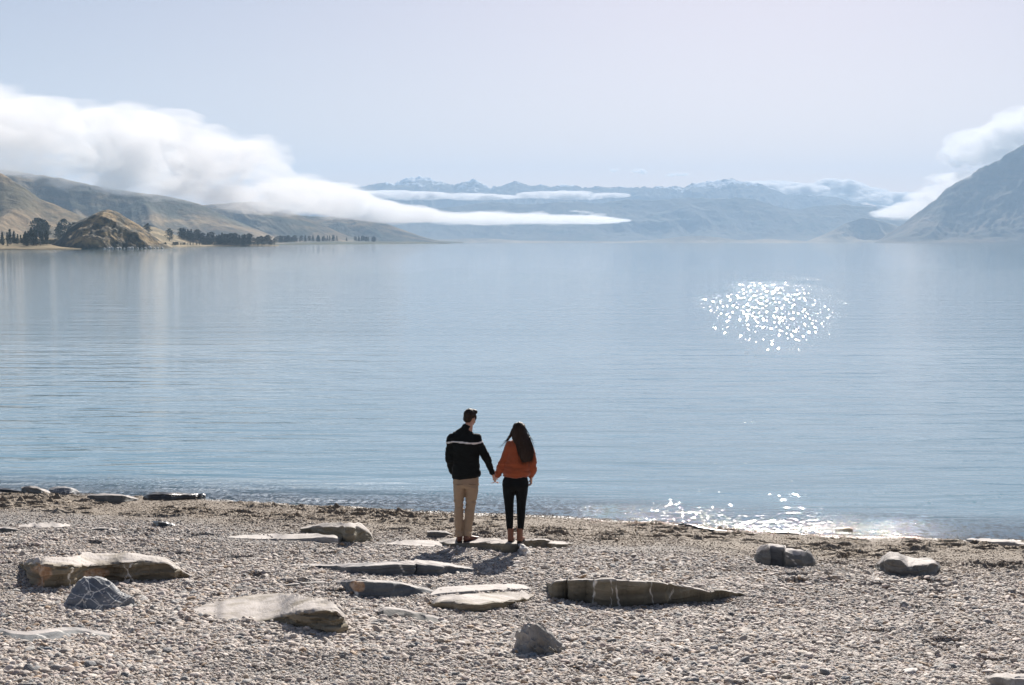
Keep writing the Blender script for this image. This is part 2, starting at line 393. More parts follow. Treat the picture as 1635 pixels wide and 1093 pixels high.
HILL = land_mat('tussock_hills', (.32, .235, .13), (.07, .075, .05), (.15, .13, .10), None, .55, .45)
land('tussock_hill', [(380, 352), (440, 346), (480, 344), (520, 346), (548, 343), (567, 342), (590, 346), (605, 352), (620, 358), (650, 369), (675, 378), (700, 384), (740, 386.3)], 6400, 5950, HILL, spur=.55, sf=1.2, shear=1.2, seed=12, N=420, M=90, p=1.2, rough=.02)
land('cloud_capped_ridge', [(300, 328), (343, 326), (380, 322), (413, 322), (450, 332), (500, 352), (540, 370), (580, 386)], 5400, 4800, HILL, spur=.6, sf=1.1, shear=1.2, seed=31, N=300, M=70, p=1.2, rough=.02)
land('long_spurred_ridge', [(-600, 210), (-300, 230), (-100, 262), (22, 272), (95, 284), (172, 300), (277, 315), (318, 325), (350, 341), (382, 354), (423, 371), (450, 381), (480, 387)], 4300, 3680, HILL, spur=.6, sf=1.0, shear=1.4, seed=15, N=700, M=110, p=1.15, rough=.02)
NEARH = land_mat('brown_hillside', (.34, .245, .14), (.13, .115, .07), (.11, .10, .075), None, .35, .25)
land('brown_hillside', [(-700, 190), (-300, 225), (-100, 255), (5, 277), (38, 298), (64, 318), (105, 334), (137, 348), (175, 362), (215, 374), (260, 384), (300, 390)], 2500, 2120, NEARH, spur=.55, sf=.9, shear=1.2, seed=18, N=500, M=100, p=1.2, rough=.025)
LOW = land_mat('shore_paddock', (.36, .285, .175), (.20, .165, .105), (.09, .095, .06), None, .09, .4)
land('lakeside_rise', [(215, 372), (228, 362), (240, 361), (252, 364), (262, 369), (280, 375), (300, 381), (330, 385), (370, 388), (400, 389.5), (445, 391)], 1750, [1250, 1260, 1280, 1300, 1340, 1450, 1560, 1640, 1690, 1720, 1740], LOW, spur=.3, sf=2, seed=22, N=300, M=50, p=.8, rough=.03)
land('wooded_flat', [(-250, 378), (-60, 376), (0, 377), (30, 376), (60, 378), (90, 381), (110, 386), (130, 393)], 1350, 960, LOW, spur=.15, sf=2, seed=24, N=220, M=50, p=.7, rough=.03)
land('far_flat', [(430, 390.5), (470, 387), (520, 385.5), (600, 385), (680, 386), (720, 387.5)], 4200, [2300, 2500, 2900, 3400, 4000, 4150], land_mat('dim_flat', (.10, .11, .07), (.05, .06, .04), (.2, .17, .12), None, .3, .5), spur=.1, sf=2, seed=26, N=200, M=20, p=.6)

# rocky knoll standing in the water: a real round hill, not a fan
def knoll():
    t = NT('knoll_ground'); tc = t.n('TexCoord').outputs['Object']
    n = t.noise(tc, .09, 7, .68, .5); n2 = t.noise(tc, .35, 5, .6)
    c = t.ramp(n, [(.36, (.045, .05, .03)), (.47, (.13, .10, .055)), (.56, (.34, .23, .10)), (.75, (.44, .32, .155))])
    c = t.mix(t.math('MULTIPLY', t.smooth(n2, .52, .66), .5), c, (.05, .055, .03))
    c = t.mix(t.attr('scrub'), c, t.ramp(n2, [(.35, (.018, .028, .02)), (.7, (.055, .06, .035))]))
    t.set(t.b.inputs['Base Color'], c); t.b.inputs['Roughness'].default_value = .95
    t.set(t.b.inputs['Normal'], t.bump(n2, .9, 1.5))
    sk = np.array([(66, 397.5), (80, 391), (89, 384), (103, 373), (114, 360), (121, 355), (132, 349), (143, 344), (151, 339), (159, 336), (166, 334), (172, 333), (183, 335), (199, 344), (215, 354), (231, 363), (246, 376), (260, 386), (272, 393), (282, 397.5)], float)
    Yc = 1045.0
    xs = np.linspace(-360, -222, 240); ys = np.linspace(-58, 110, 150)
    wx, _, wz = at_y(sk[:, 0], sk[:, 1], Yc)
    X, Yl = np.meshgrid(xs, ys)
    prof = np.interp(xs, wx, np.maximum(wz, 0)); halfw = 10 + prof * 1.75
    q = np.abs(Yl) / halfw[None, :]
    base = prof[None, :] * np.clip(1 - q ** 1.7, -.1, 1)
    env = np.clip(q * 2.2, 0, 1)
    cr = 1 - ridged(X * .045, Yl * .03, 5, 40, .55)
    z = base - env * (prof[None, :] * .18 + 1) * cr + .9 * fbm(X * .16, Yl * .16, 0, 4, 41) * np.clip(base / 4, 0, 1)
    scr = sstep(.35, .8, (wx[3] + 30 - X) / 24 + .5 * fbm(X * .06, z * .1, 0, 3, 43)) * (X < wx[8]) + sstep(6, 2, z + 2 * fbm(X * .1, z * .2, 0, 3, 44)) * .9
    o = mesh_obj('rocky_knoll', np.stack([X, Yl + Yc, z - .6], -1), grid_faces(len(ys), len(xs)), t.m, attrs={'scrub': np.clip(scr, 0, 1)})
    o['kind'] = 'structure'
    return Yc, xs, prof, halfw
KN = knoll()

# low shingle spit at the far left shore
land('shingle_spit', [(-120, 396), (-20, 396.6), (40, 397.2), (90, 397.6), (125, 398.1)], 905, 880, LOW, spur=.1, sf=1, seed=28, N=120, M=12, p=.6)

# ------------------------------------------------------------------ trees on the far shore
t = NT('conifer_needles'); oi = t.n('ObjectInfo'); g = t.n('NewGeometry')
c = t.ramp(t.noise(g.outputs['Position'], .8, 3, .6), [(.35, (.018, .034, .020)), (.7, (.05, .075, .04))])
c = t.mix(t.math('MULTIPLY', oi.outputs['Random'], .5), c, (.045, .05, .028)); t.set(t.b.inputs['Base Color'], c); t.b.inputs['Roughness'].default_value = .9
NEEDLE = t.m
BARK = simple_mat('bark', (.09, .065, .05), .9)
def tree_meshes(kind, seed, h=11.0):
    rr = random.Random(seed)
    tv, tf = [], []
    n = 7
    for i in range(5):
        z = h * .92 * i / 4; r = .26 * (1 - i / 4.6)
        for k in range(n): tv.append((r * math.cos(k * 2 * math.pi / n) + .1 * math.sin(i), r * math.sin(k * 2 * math.pi / n), z))
    for i in range(4):
        for k in range(n): tf.append((i * n + k, i * n + (k + 1) % n, (i + 1) * n + (k + 1) % n, (i + 1) * n + k))
    cv, cf = [], []
    N = 560 if kind != 'poplar' else 420
    for i in range(N):
        f = rr.random() ** .8
        if kind == 'conifer': z = h * (.10 + .90 * f); rad = h * .235 * (1 - f) ** .8 * (.75 + .35 * math.sin(z * 4 + seed)) + .15
        elif kind == 'round': z = h * (.16 + .84 * f); rad = h * .33 * math.sqrt(max(0, 1 - (2 * f - .85) ** 2 / 1.5)) * (.8 + .3 * math.sin(z * 1.7 + seed))
        else: z = h * (.06 + .94 * f); rad = h * .13 * math.sin(math.pi * min(1, f * .9 + .1)) ** .6 + .1
        a = rr.uniform(0, 2 * math.pi); q = rad * rr.uniform(.25, 1.05)
        c = Vector((q * math.cos(a), q * math.sin(a), z - (q * .25 if kind == 'conifer' else 0)))
        s = h * rr.uniform(.022, .045)
        d1 = Vector((rr.gauss(0, 1), rr.gauss(0, 1), rr.gauss(0, .5))).normalized(); d2 = d1.cross(Vector((rr.gauss(0, 1), rr.gauss(0, 1), rr.gauss(0, 1)))).normalized()
        b = len(cv); cv += [c - d1 * s, c + d2 * s * .7, c + d1 * s, c - d2 * s * .7]; cf.append((b, b + 1, b + 2, b + 3))
    return tv, tf, cv, cf
PROTO = {}
def plant(kind, x, y, z, h, label, cat='tree', group=None):
    key = (kind, rnd.randint(0, 2))
    if key not in PROTO:
        tv, tf, cv, cf = tree_meshes(kind, 5 + key[1] * 7)
        a = mesh_obj('trunk', tv, tf, BARK); b = mesh_obj('crown', cv, cf, NEEDLE, smooth=False)
        PROTO[key] = (a.data, b.data); bpy.data.objects.remove(a); bpy.data.objects.remove(b)
    nm = {'conifer': 'pine_tree', 'round': 'broadleaf_tree', 'poplar': 'poplar_tree'}[kind]
    e = bpy.data.objects.new(nm, None); COL.objects.link(e)
    e.location = (x, y, z); e.rotation_euler = (0, 0, rnd.uniform(0, 6.28)); s = h / 11.0; w = s * rnd.uniform(.85, 1.25); e.scale = (w, w, s)
    tag(e, label, cat, group)
    for nm2, me in zip(('trunk', 'crown'), PROTO[key]):
        o = bpy.data.objects.new(nm2, me); COL.objects.link(o); o.parent = e
    return e
bpy.context.view_layer.update()
_dg = bpy.context.evaluated_depsgraph_get()
def drop(x, y):
    best = -50
    hit, loc, *_ = S.ray_cast(_dg, Vector((x, y, 2000)), Vector((0, 0, -1)))
    return loc.z if hit else 0.0
tr_ = random.Random(11)
def plant_px(kind, px, Y, top_py, label, group=None):
    x, _, zt = [float(v) for v in at_y(px, top_py, Y)]
    z = drop(x, Y); h = max(4.0, zt - z)
    plant(kind, x, Y, z - .3, h, label, 'tree', group)
for i in range(64):
    px = tr_.uniform(-14, 76); Y = tr_.uniform(990, 1120)
    top = 363 + 6 * math.sin(px * .2) * .5 + tr_.uniform(0, 20) + (4 if px < 10 else 0)
    plant_px('conifer', px, Y, top, 'dark green pine in the lakeside clump left of the tan knoll', 'pines clumped on the flat at the left shore')
for i in range(22):
    px = tr_.uniform(56, 134) if i > 5 else tr_.uniform(58, 70); Y = tr_.uniform(1350, 1480)
    top = (346 if (58 < px < 74 or 94 < px < 104) else 352) + tr_.uniform(1, 12)
    plant_px('round' if i % 3 else 'poplar', px, Y, top, 'tall bluish tree in the row behind the knoll, beyond the dry paddock', 'taller trees standing behind the knoll')
plant_px('round', 236, 1500, 356, 'lone dark tree on the tan slope just right of the knoll')
plant_px('round', 233, 1520, 358, 'smaller tree beside the lone dark tree right of the knoll')
plant_px('round', 270, 1560, 364, 'bushy tree between the knoll and the dark shelterbelt')
plant_px('conifer', 274, 1590, 367, 'pointed tree behind the bushy tree left of the shelterbelt')
for i in range(12):
    px = 405 + i * 2.9 + tr_.uniform(-1, 1)
    plant_px('round', px, 1720 + tr_.uniform(-20, 20), 377 + tr_.uniform(-3, 4) + (3 if i > 9 else 0), 'dark tree in the small clump at the right end of the shelterbelt', 'clump of trees at the end of the shelterbelt')
# the shelterbelt and far plantation read as one mass
def belt(name, pts, n, h, label, seed):
    rr = random.Random(seed); V_, F_ = [], []
    protos = [tree_meshes('conifer', 3), tree_meshes('round', 4)]
    P = np.array(pts, float)
    for i in range(n):
        f = rr.random() * (len(P) - 1); k = int(f); q = P[k] + (P[min(k + 1, len(P) - 1)] - P[k]) * (f - k)
        Y = q[2] + rr.uniform(-25, 25); x, _, z = [float(v) for v in at_y(q[0], q[1], Y)]
        z = min(z, drop(x, Y)) if name == 'shelterbelt' else z
        tv, tf, cv, cf = protos[rr.random() < .4]
        s = h / 11 * rr.uniform(.75, 1.2); a = rr.uniform(0, 6.28); ca, sa = math.cos(a), math.sin(a)
        b = len(V_); V_ += [(x + (v[0] * ca - v[1] * sa) * s * 1.3, Y + (v[0] * sa + v[1] * ca) * s * 1.3, z + v[2] * s) for v in cv[::1]]
        F_ += [tuple(b + j for j in f_) for f_ in cf]
    o = mesh_obj(name, V_, F_, NEEDLE, smooth=False)
    tag(o, label, 'trees', None, 'stuff')
belt('shelterbelt', [(288, 375, 1690), (310, 379, 1690), (340, 383, 1700), (370, 386, 1710), (400, 389, 1715)], 90, 12, 'long dark pine shelterbelt along the far left shore', 5)
belt('shore_scrub', [(215, 394, 1300), (260, 392, 1300), (300, 391, 1500), (350, 391, 1600), (430, 391, 1700)], 110, 3.0, 'low dark scrub along the far left waterline', 6)
belt('bank_scrub', [(-10, 388, 1000), (30, 389, 1000), (60, 390, 1010), (85, 390, 1060), (100, 388, 1150)], 90, 3.5, 'low dark scrub along the bank below the left pine clump', 8)
belt('plantation', [(440, 388, 2600), (480, 386, 2900), (560, 385, 3300), (600, 386, 3500)], 70, 12, 'dim dark plantation on the flat below the middle hill', 7)

# pale boulders at the foot of the knoll
STONEP = simple_mat('pale_shore_rock', (.50, .47, .43), .9)
def lump(seed, sub=2, amp=.25):
    bm = bmesh.new(); bmesh.ops.create_icosphere(bm, subdivisions=sub, radius=1)
    for v in bm.verts:
        n = mnoise.fractal(v.co * 1.1 + Vector((seed * 3.1, seed, 0)), .8, 2.0, 3)
        v.co *= 1 + amp * n
    me = bpy.data.meshes.new('boulder'); bm.to_mesh(me); bm.free(); return me
LUMPS = [lump(i) for i in range(6)]
for i in range(15):
    px = 166 + i * 6.6 + tr_.uniform(-2, 2); Yb = 1045 - np.interp(at_y(px, 390, 1020)[0], KN[1], KN[3]) - 1
    x, _, z = [float(v) for v in at_y(px, 395.5, Yb)]
    me = LUMPS[i % 6].copy() if i < 6 else LUMPS[i % 6]
    if i < 6: me.materials.append(STONEP); LUMPS[i] = me
    o = bpy.data.objects.new('shore_boulder', me); COL.objects.link(o)
    s = tr_.uniform(.6, 1.3); o.location = (x, Yb, .35 * s); o.scale = (s * 1.4, s, s); o.rotation_euler = (0, 0, tr_.uniform(0, 6))
    tag(o, 'pale boulder at the waterline along the foot of the tan knoll', 'boulder', 'pale boulders at the foot of the knoll')

# ------------------------------------------------------------------ clouds (puffs of real thickness, soft at their rims)
def cloud_mat(name, dens, fs):
    t = NT(name); t.t.nodes.remove(t.b); g = t.n('NewGeometry'); P_ = g.outputs['Position']
    nz = t.noise(t.mapv(P_, (1 / (170 * fs), 1 / (260 * fs), 1 / (70 * fs))), 1.0, 6, .68, .5)
    nf = t.noise(t.mapv(P_, (1 / (48 * fs), 1 / (80 * fs), 1 / (26 * fs))), 1.0, 4, .6, .3); nz = t.math('ADD', t.math('MULTIPLY', nz, .68), t.math('MULTIPLY', nf, .32))
    v = t.n('VolumePrincipled'); v.inputs['Color'].default_value = (.90, .885, .885, 1); v.inputs['Anisotropy'].default_value = .22
    t.set(v.inputs['Density'], t.math('MULTIPLY', t.smooth(nz, .40, .58), dens))
    t.t.links.new(v.outputs[0], t.out.inputs['Volume'])
    t.m.cycles.volume_step_rate = .09; t.m.cycles.homogeneous_volume = False
    return t.m
CLOUD = cloud_mat('cloud_vapour', .0090, 1.0)
CLOUDT = cloud_mat('thin_cloud_vapour', .016, .42)
CLOUDF = cloud_mat('far_cloud_vapour', .035, 1.2)
_bm = bmesh.new(); bmesh.ops.create_icosphere(_bm, subdivisions=3, radius=1)
_bm.verts.ensure_lookup_table()
ICO = np.array([v.co[:] for v in _bm.verts]); ICOF = np.array([[v.index for v in f.verts] for f in _bm.faces]); _bm.free()
def cloud(name, puffs, label, seed, cat='cloud', group=None, rough=.6, vox=22):
    """puffs: list of (px, py, rx_px, rz_px, Y, depth factor)"""
    V_, F_ = [], []; k = 0
    for i, (px, py, rx, rz, Yc, dfac) in enumerate(puffs):
        x, _, z = [float(v) for v in at_y(px, py, Yc)]
        RX, RZ = rx / FPX * Yc, rz / FPX * Yc
        s_ = seed * 7.7 + i * 1.37
        n = fbm(ICO[:, 0] * 2.3 + s_, ICO[:, 1] * 2.3, ICO[:, 2] * 2.3 + s_, 3, seed, .65)
        rr = 1 + rough * n
        P = ICO * rr[:, None] * np.array([RX, RX * dfac, RZ]) + np.array([x, Yc, z])
        V_.append(P); F_.append(ICOF + k); k += len(ICO)
    o = mesh_obj(name, np.concatenate(V_), np.concatenate(F_))
    md = o.modifiers.new('r', 'REMESH'); md.mode = 'VOXEL'; md.voxel_size = vox
    dg = bpy.context.evaluated_depsgraph_get(); me = bpy.data.meshes.new_from_object(o.evaluated_get(dg)); o.modifiers.clear()
    me.materials.clear(); me.materials.append(CLOUDF if np.mean([p[4] for p in puffs]) > 11000 else (CLOUDT if name == 'cloud_tongue' else CLOUD)); me.name = name; o.data = me
    return tag(o, label, cat, group, None)
cr = random.Random(3)
def bank(top, bot, Yp, n, rmin, rmax, seed, flat=.42):
    """scatter puffs between a top and a bottom line given in photo pixels"""
    T = np.array(top, float); B = np.array(bot, float); out = []
    rr = random.Random(seed)
    x0, x1 = T[0, 0], T[-1, 0]
    for i in range(n):
        px = rr.uniform(x0, x1); ty = np.interp(px, T[:, 0], T[:, 1]); by = np.interp(px, B[:, 0], B[:, 1])
        th = by - ty; f = rr.random()
        rz = min(rr.uniform(rmin, rmax), th * .5)
        py = ty + rz + f * max(0, th - 2 * rz)
        rx = rz * rr.uniform(1.6, 3.2) if th > 30 else rz * rr.uniform(3, 7)
        Y = np.interp(px, [p[0] for p in Yp], [p[1] for p in Yp]) * rr.uniform(.93, 1.07)
        out.append((px, py, rx, rz, Y, flat * rr.uniform(.7, 1.3)))
    return out
cloud('cloud_bank', bank([(-260, 110), (-120, 100), (5, 118), (60, 128), (90, 145), (150, 150), (250, 155), (300, 188), (350, 194), (400, 202), (425, 215), (430, 250), (452, 268), (495, 275), (520, 290), (550, 303), (600, 318), (630, 328)],
    [(-260, 280), (-120, 284), (5, 292), (60, 298), (100, 306), (200, 317), (280, 328), (350, 341), (430, 346), (500, 346), (560, 346), (600, 352), (630, 356)],
    [(-200, 2700), (100, 3000), (400, 4200), (600, 6200), (630, 6300)], 520, 6, 26, 1), 'thick white cloud bank pouring down from the left hills', 1)
cloud('cloud_tongue', bank([(560, 318), (600, 320), (650, 328), (700, 334), (780, 336), (850, 338), (930, 343), (985, 348), (1010, 351)],
    [(560, 346), (620, 356), (700, 359), (800, 361), (900, 359), (960, 357), (1010, 353)],
    [(560, 6200), (1008, 7600)], 230, 1.8, 8, 9, .3) + bank([(890, 333), (930, 335), (960, 340)], [(890, 338), (930, 340), (960, 345)], [(880, 7600), (970, 7600)], 9, 1.2, 3, 10, .3), 'long thin tongue of low cloud stretching right over the lake from the bank', 9, rough=.9, vox=9)
cloud('cloud_streak', bank([(530, 303), (600, 302), (680, 306), (760, 308), (840, 312)], [(530, 312), (600, 318), (680, 319), (760, 320), (840, 317)], [(500, 12600), (900, 12600)], 46, 3, 9, 2), 'thin cloud streak across the foot of the left snowy peaks', 2)
cloud('cloud_wisp', bank([(840, 306), (880, 303), (930, 304), (1000, 309)], [(840, 316), (880, 320), (930, 319), (1000, 315)], [(800, 12600), (1010, 12600)], 16, 3, 8, 4), 'faint wispy cloud before the middle of the snowy range', 4)
cloud('cumulus_line', bank([(1170, 300), (1195, 291), (1230, 288), (1262, 292), (1290, 292), (1325, 280), (1345, 281), (1370, 290), (1395, 300), (1420, 296), (1445, 316)], [(1170, 303), (1200, 300), (1240, 308), (1300, 318), (1350, 322), (1400, 330), (1445, 332)], [(1170, 17300), (1450, 17300)], 90, 3, 11, 3, .5), 'row of small puffy clouds sitting behind the right end of the snowy range', 3, rough=.5)
cloud('valley_cloud', bank([(1408, 338), (1440, 330), (1470, 318), (1500, 297), (1530, 276), (1555, 270)], [(1408, 342), (1440, 352), (1470, 342), (1500, 322), (1530, 296), (1560, 280)], [(1400, 8900), (1560, 8700)], 60, 4, 10, 5), 'low cloud spilling down behind the ridge line of the steep right mountain', 5, rough=.45)
cloud('mountain_cumulus', bank([(1532, 212), (1545, 205), (1560, 198), (1590, 190), (1620, 184), (1680, 150), (1800, 140)], [(1532, 270), (1560, 268), (1590, 262), (1640, 240), (1700, 210), (1800, 180)], [(1530, 9400), (1800, 9400)], 110, 7, 20, 6, .6), 'bright cumulus cloud rising behind the steep mountain at the right edge', 6, rough=.5)
for (px, py, rx, rz, i) in ((1498, 320, 14, 3, 1), (978, 271, 11, 5, 2), (1020, 273, 14, 4.5, 3), (1082, 278, 19, 4, 4), (1180, 268, 8, 2.5, 5), (1298, 276, 9, 2.5, 6), (108, 107, 22, 6, 7)):
    lab = {1: 'small flat cloud scrap against the face of the steep right mountain', 2: 'leftmost of the tiny clouds above the middle of the snowy range', 3: 'tiny cloud above the snowy range, second from the left', 4: 'flat little cloud above the range left of the highest right peak', 5: 'tiny cloud just above the highest peak right of the middle', 6: 'tiny cloud floating above the row of puffy clouds', 7: 'faint small cloud high in the sky over the left cloud bank'}[i]
    Yc = 7300 if i == 1 else (4500 if i == 7 else 17000)
    pf = [(px + cr.uniform(-.7, .7) * rx, py + cr.uniform(-.4, .4) * rz, rx * cr.uniform(.3, .6), rz * cr.uniform(.5, .9), Yc, .5) for _ in range(7)]
    cloud('small_cloud', pf, lab, 20 + i, rough=.5)

# ------------------------------------------------------------------ haze: one closed box of air
hz = NT('haze_air'); hz.t.nodes.remove(hz.b)
pv = hz.n('VolumePrincipled'); pv.inputs['Color'].default_value = (.51, .70, .92, 1)
pv.inputs['Density'].default_value = HAZE_D; pv.inputs['Anisotropy'].default_value = .0
hz.t.links.new(pv.outputs[0], hz.out.inputs['Volume'])
def box(x0, x1, y0, y1, z0, z1):
    v = [(x, y, z) for x in (x0, x1) for y in (y0, y1) for z in (z0, z1)]
    return v, [(0, 1, 3, 2), (4, 6, 7, 5), (0, 4, 5, 1), (2, 3, 7, 6), (0, 2, 6, 4), (1, 5, 7, 3)]
v, f = box(-9600, 9600, -300, 22500, -31.5, 1180)
o = mesh_obj('haze', v, f, hz.m, smooth=False); o['kind'] = 'stuff'
# ------------------------------------------------------------------ pebbles
def pebble_mat():
    t = NT('pebble_stone'); oi = t.n('ObjectInfo'); r = oi.outputs['Random']; tc = t.n('TexCoord').outputs['Object']
    c = t.ramp(r, [(0, (.32, .295, .27)), (.16, (.42, .395, .37)), (.30, (.22, .21, .20)), (.42, (.36, .315, .27)), (.55, (.47, .44, .42)), (.66, (.28, .285, .285)), (.76, (.38, .33, .31)), (.84, (.15, .165, .18)), (.90, (.52, .50, .47)), (.96, (.30, .22, .15)), (1.0, (.11, .12, .13))], 'CONSTANT')
    br = t.ramp(r, [(0, (.30, .24, .175)), (.25, (.20, .16, .115)), (.45, (.38, .32, .25)), (.65, (.25, .21, .16)), (.8, (.14, .115, .09)), (.92, (.44, .39, .32))], 'CONSTANT')
    c = t.mix(t.attr('pbrown', 'INSTANCER'), c, br)
    c = t.mix(t.attr('pwet', 'INSTANCER'), c, (.045, .04, .033))
    n = t.noise(tc, 2.2, 4, .6)
    c = t.mix(t.math('MULTIPLY', t.smooth(n, .42, .66), .35), c, (.14, .13, .12))
    c = t.mix(1.0, c, (1.32, 1.25, 1.18), 'MULTIPLY'); t.set(t.b.inputs['Base Color'], c)
    t.set(t.b.inputs['Roughness'], .72); t.b.inputs['Specular IOR Level'].default_value = .35
    t.set(t.b.inputs['Normal'], t.bump(n, .25, .15))
    return t.m
PEB = pebble_mat()
def scatter_pebbles():
    r = np.random.RandomState(12)
    xs, ys, ss = [], [], []
    def add(n, y0, y1, smin, smed, sig, smax):
        # uniform over the part of the beach the lens can see, plus a margin
        y = np.sqrt(r.uniform(y0 ** 2, y1 ** 2, n)); x = r.uniform(-1, 1, n) * (y * .36 + .9)
        s = np.clip(smed * np.exp(r.normal(0, sig, n)), smin, smax)
        xs.append(x); ys.append(y); ss.append(s)
    add(NPEB[0], 10.3, 15.0, .005, .0100, .44, .036)
    add(NPEB[1], 15.0, 20.0, .005, .0098, .46, .036)
    add(NPEB[2], 20.0, 27.3, .006, .0095, .36, .030)
    x = np.concatenate(xs); y = np.concatenate(ys); s = np.concatenate(ss)
    patch = vnoise(x * .55, y * .8, 0, 61)
    keep = r.uniform(0, 1, len(x)) < np.clip(.86 + .35 * patch, .4, 1)
    x, y, s = x[keep], y[keep], s[keep]; patch = patch[keep]
    s = s * (1 + .25 * patch)
    d = shore(x) - y
    m = d > -1.2; x, y, s, d = x[m], y[m], s[m], d[m]
    br = sstep(5.2, 2.6, d + .9 * fbm(x * .8, y * .8, 0, 3, 31)) * .92
    s = s * (1 - .38 * br); wt = sstep(.5, .05, d) * .8
    z = ground(x, y) + s * (.05 + .45 * r.uniform(0, 1, len(x)) ** 2)
    me = bpy.data.meshes.new('pebbles'); me.vertices.add(len(x))
    me.vertices.foreach_set('co', np.stack([x, y, z], -1).astype(np.float32).ravel())
    def A(nm, typ, v, f='value'):
        a = me.attributes.new(nm, typ, 'POINT'); a.data.foreach_set(f, np.asarray(v, np.float32).ravel() if typ != 'INT' else np.asarray(v, np.int32))
    n = len(x)
    A('pbrown', 'FLOAT', br); A('pwet', 'FLOAT', wt)
    flat = r.uniform(.38, .85, n)
    A('psc', 'FLOAT_VECTOR', np.stack([s * r.uniform(1.0, 1.75, n), s * r.uniform(.8, 1.15, n), s * flat], -1), 'vector')
    A('prot', 'FLOAT_VECTOR', np.stack([r.normal(0, .33, n), r.normal(0, .33, n), r.uniform(0, 6.28, n)], -1), 'vector')
    A('pvar', 'INT', r.randint(0, 5, n))
    o = bpy.data.objects.new('pebbles', me); COL.objects.link(o); o['kind'] = 'stuff'
    ng = bpy.data.node_groups.new('pebble_scatter', 'GeometryNodeTree')
    ng.interface.new_socket('Geometry', in_out='INPUT', socket_type='NodeSocketGeometry')
    ng.interface.new_socket('Geometry', in_out='OUTPUT', socket_type='NodeSocketGeometry')
    N = ng.nodes.new; L = ng.links.new
    gi = N('NodeGroupInput'); go = N('NodeGroupOutput')
    gti = N('GeometryNodeGeometryToInstance')
    for k in range(5):
        ic = N('GeometryNodeMeshIcoSphere'); ic.inputs['Subdivisions'].default_value = 3 if k < 2 else 2; ic.inputs['Radius'].default_value = 1
        pos = N('GeometryNodeInputPosition'); nz = N('ShaderNodeTexNoise'); nz.inputs['Scale'].default_value = .75; nz.inputs['Detail'].default_value = 1.5
        ad = N('ShaderNodeVectorMath'); ad.operation = 'ADD'; ad.inputs[1].default_value = (k * 13.1, k * 7.3, k * 3.1)
        L(pos.outputs[0], ad.inputs[0]); L(ad.outputs[0], nz.inputs['Vector'])
        sb = N('ShaderNodeVectorMath'); sb.operation = 'SUBTRACT'; sb.inputs[1].default_value = (.5, .5, .5); L(nz.outputs['Color'], sb.inputs[0])
        sc = N('ShaderNodeVectorMath'); sc.operation = 'SCALE'; sc.inputs['Scale'].default_value = 1.15; L(sb.outputs[0], sc.inputs[0])
        sp = N('GeometryNodeSetPosition'); L(ic.outputs['Mesh'], sp.inputs['Geometry']); L(sc.outputs[0], sp.inputs['Offset'])
        sm = N('GeometryNodeSetShadeSmooth'); L(sp.outputs[0], sm.inputs[0]); sm.inputs['Shade Smooth'].default_value = True
        mt = N('GeometryNodeSetMaterial'); mt.inputs['Material'].default_value = PEB; L(sm.outputs[0], mt.inputs['Geometry'])
        L(mt.outputs[0], gti.inputs[0])
    def na(nm, typ):
        q = N('GeometryNodeInputNamedAttribute'); q.data_type = typ; q.inputs['Name'].default_value = nm; return q.outputs['Attribute']
    iop = N('GeometryNodeInstanceOnPoints'); m2p = N('GeometryNodeMeshToPoints')
    L(gi.outputs[0], m2p.inputs['Mesh']); L(m2p.outputs[0], iop.inputs['Points']); L(gti.outputs[0], iop.inputs['Instance'])
    iop.inputs['Pick Instance'].default_value = True
    L(na('pvar', 'INT'), iop.inputs['Instance Index']); e2r = N('FunctionNodeEulerToRotation')
    L(na('prot', 'FLOAT_VECTOR'), e2r.inputs[0]); L(e2r.outputs[0], iop.inputs['Rotation']); L(na('psc', 'FLOAT_VECTOR'), iop.inputs['Scale'])
    L(iop.outputs[0], go.inputs[0])
    md = o.modifiers.new('scatter', 'NODES'); md.node_group = ng
    me.materials.append(PEB)
    return n
NPEB = (235000, 190000, 130000)
scatter_pebbles()

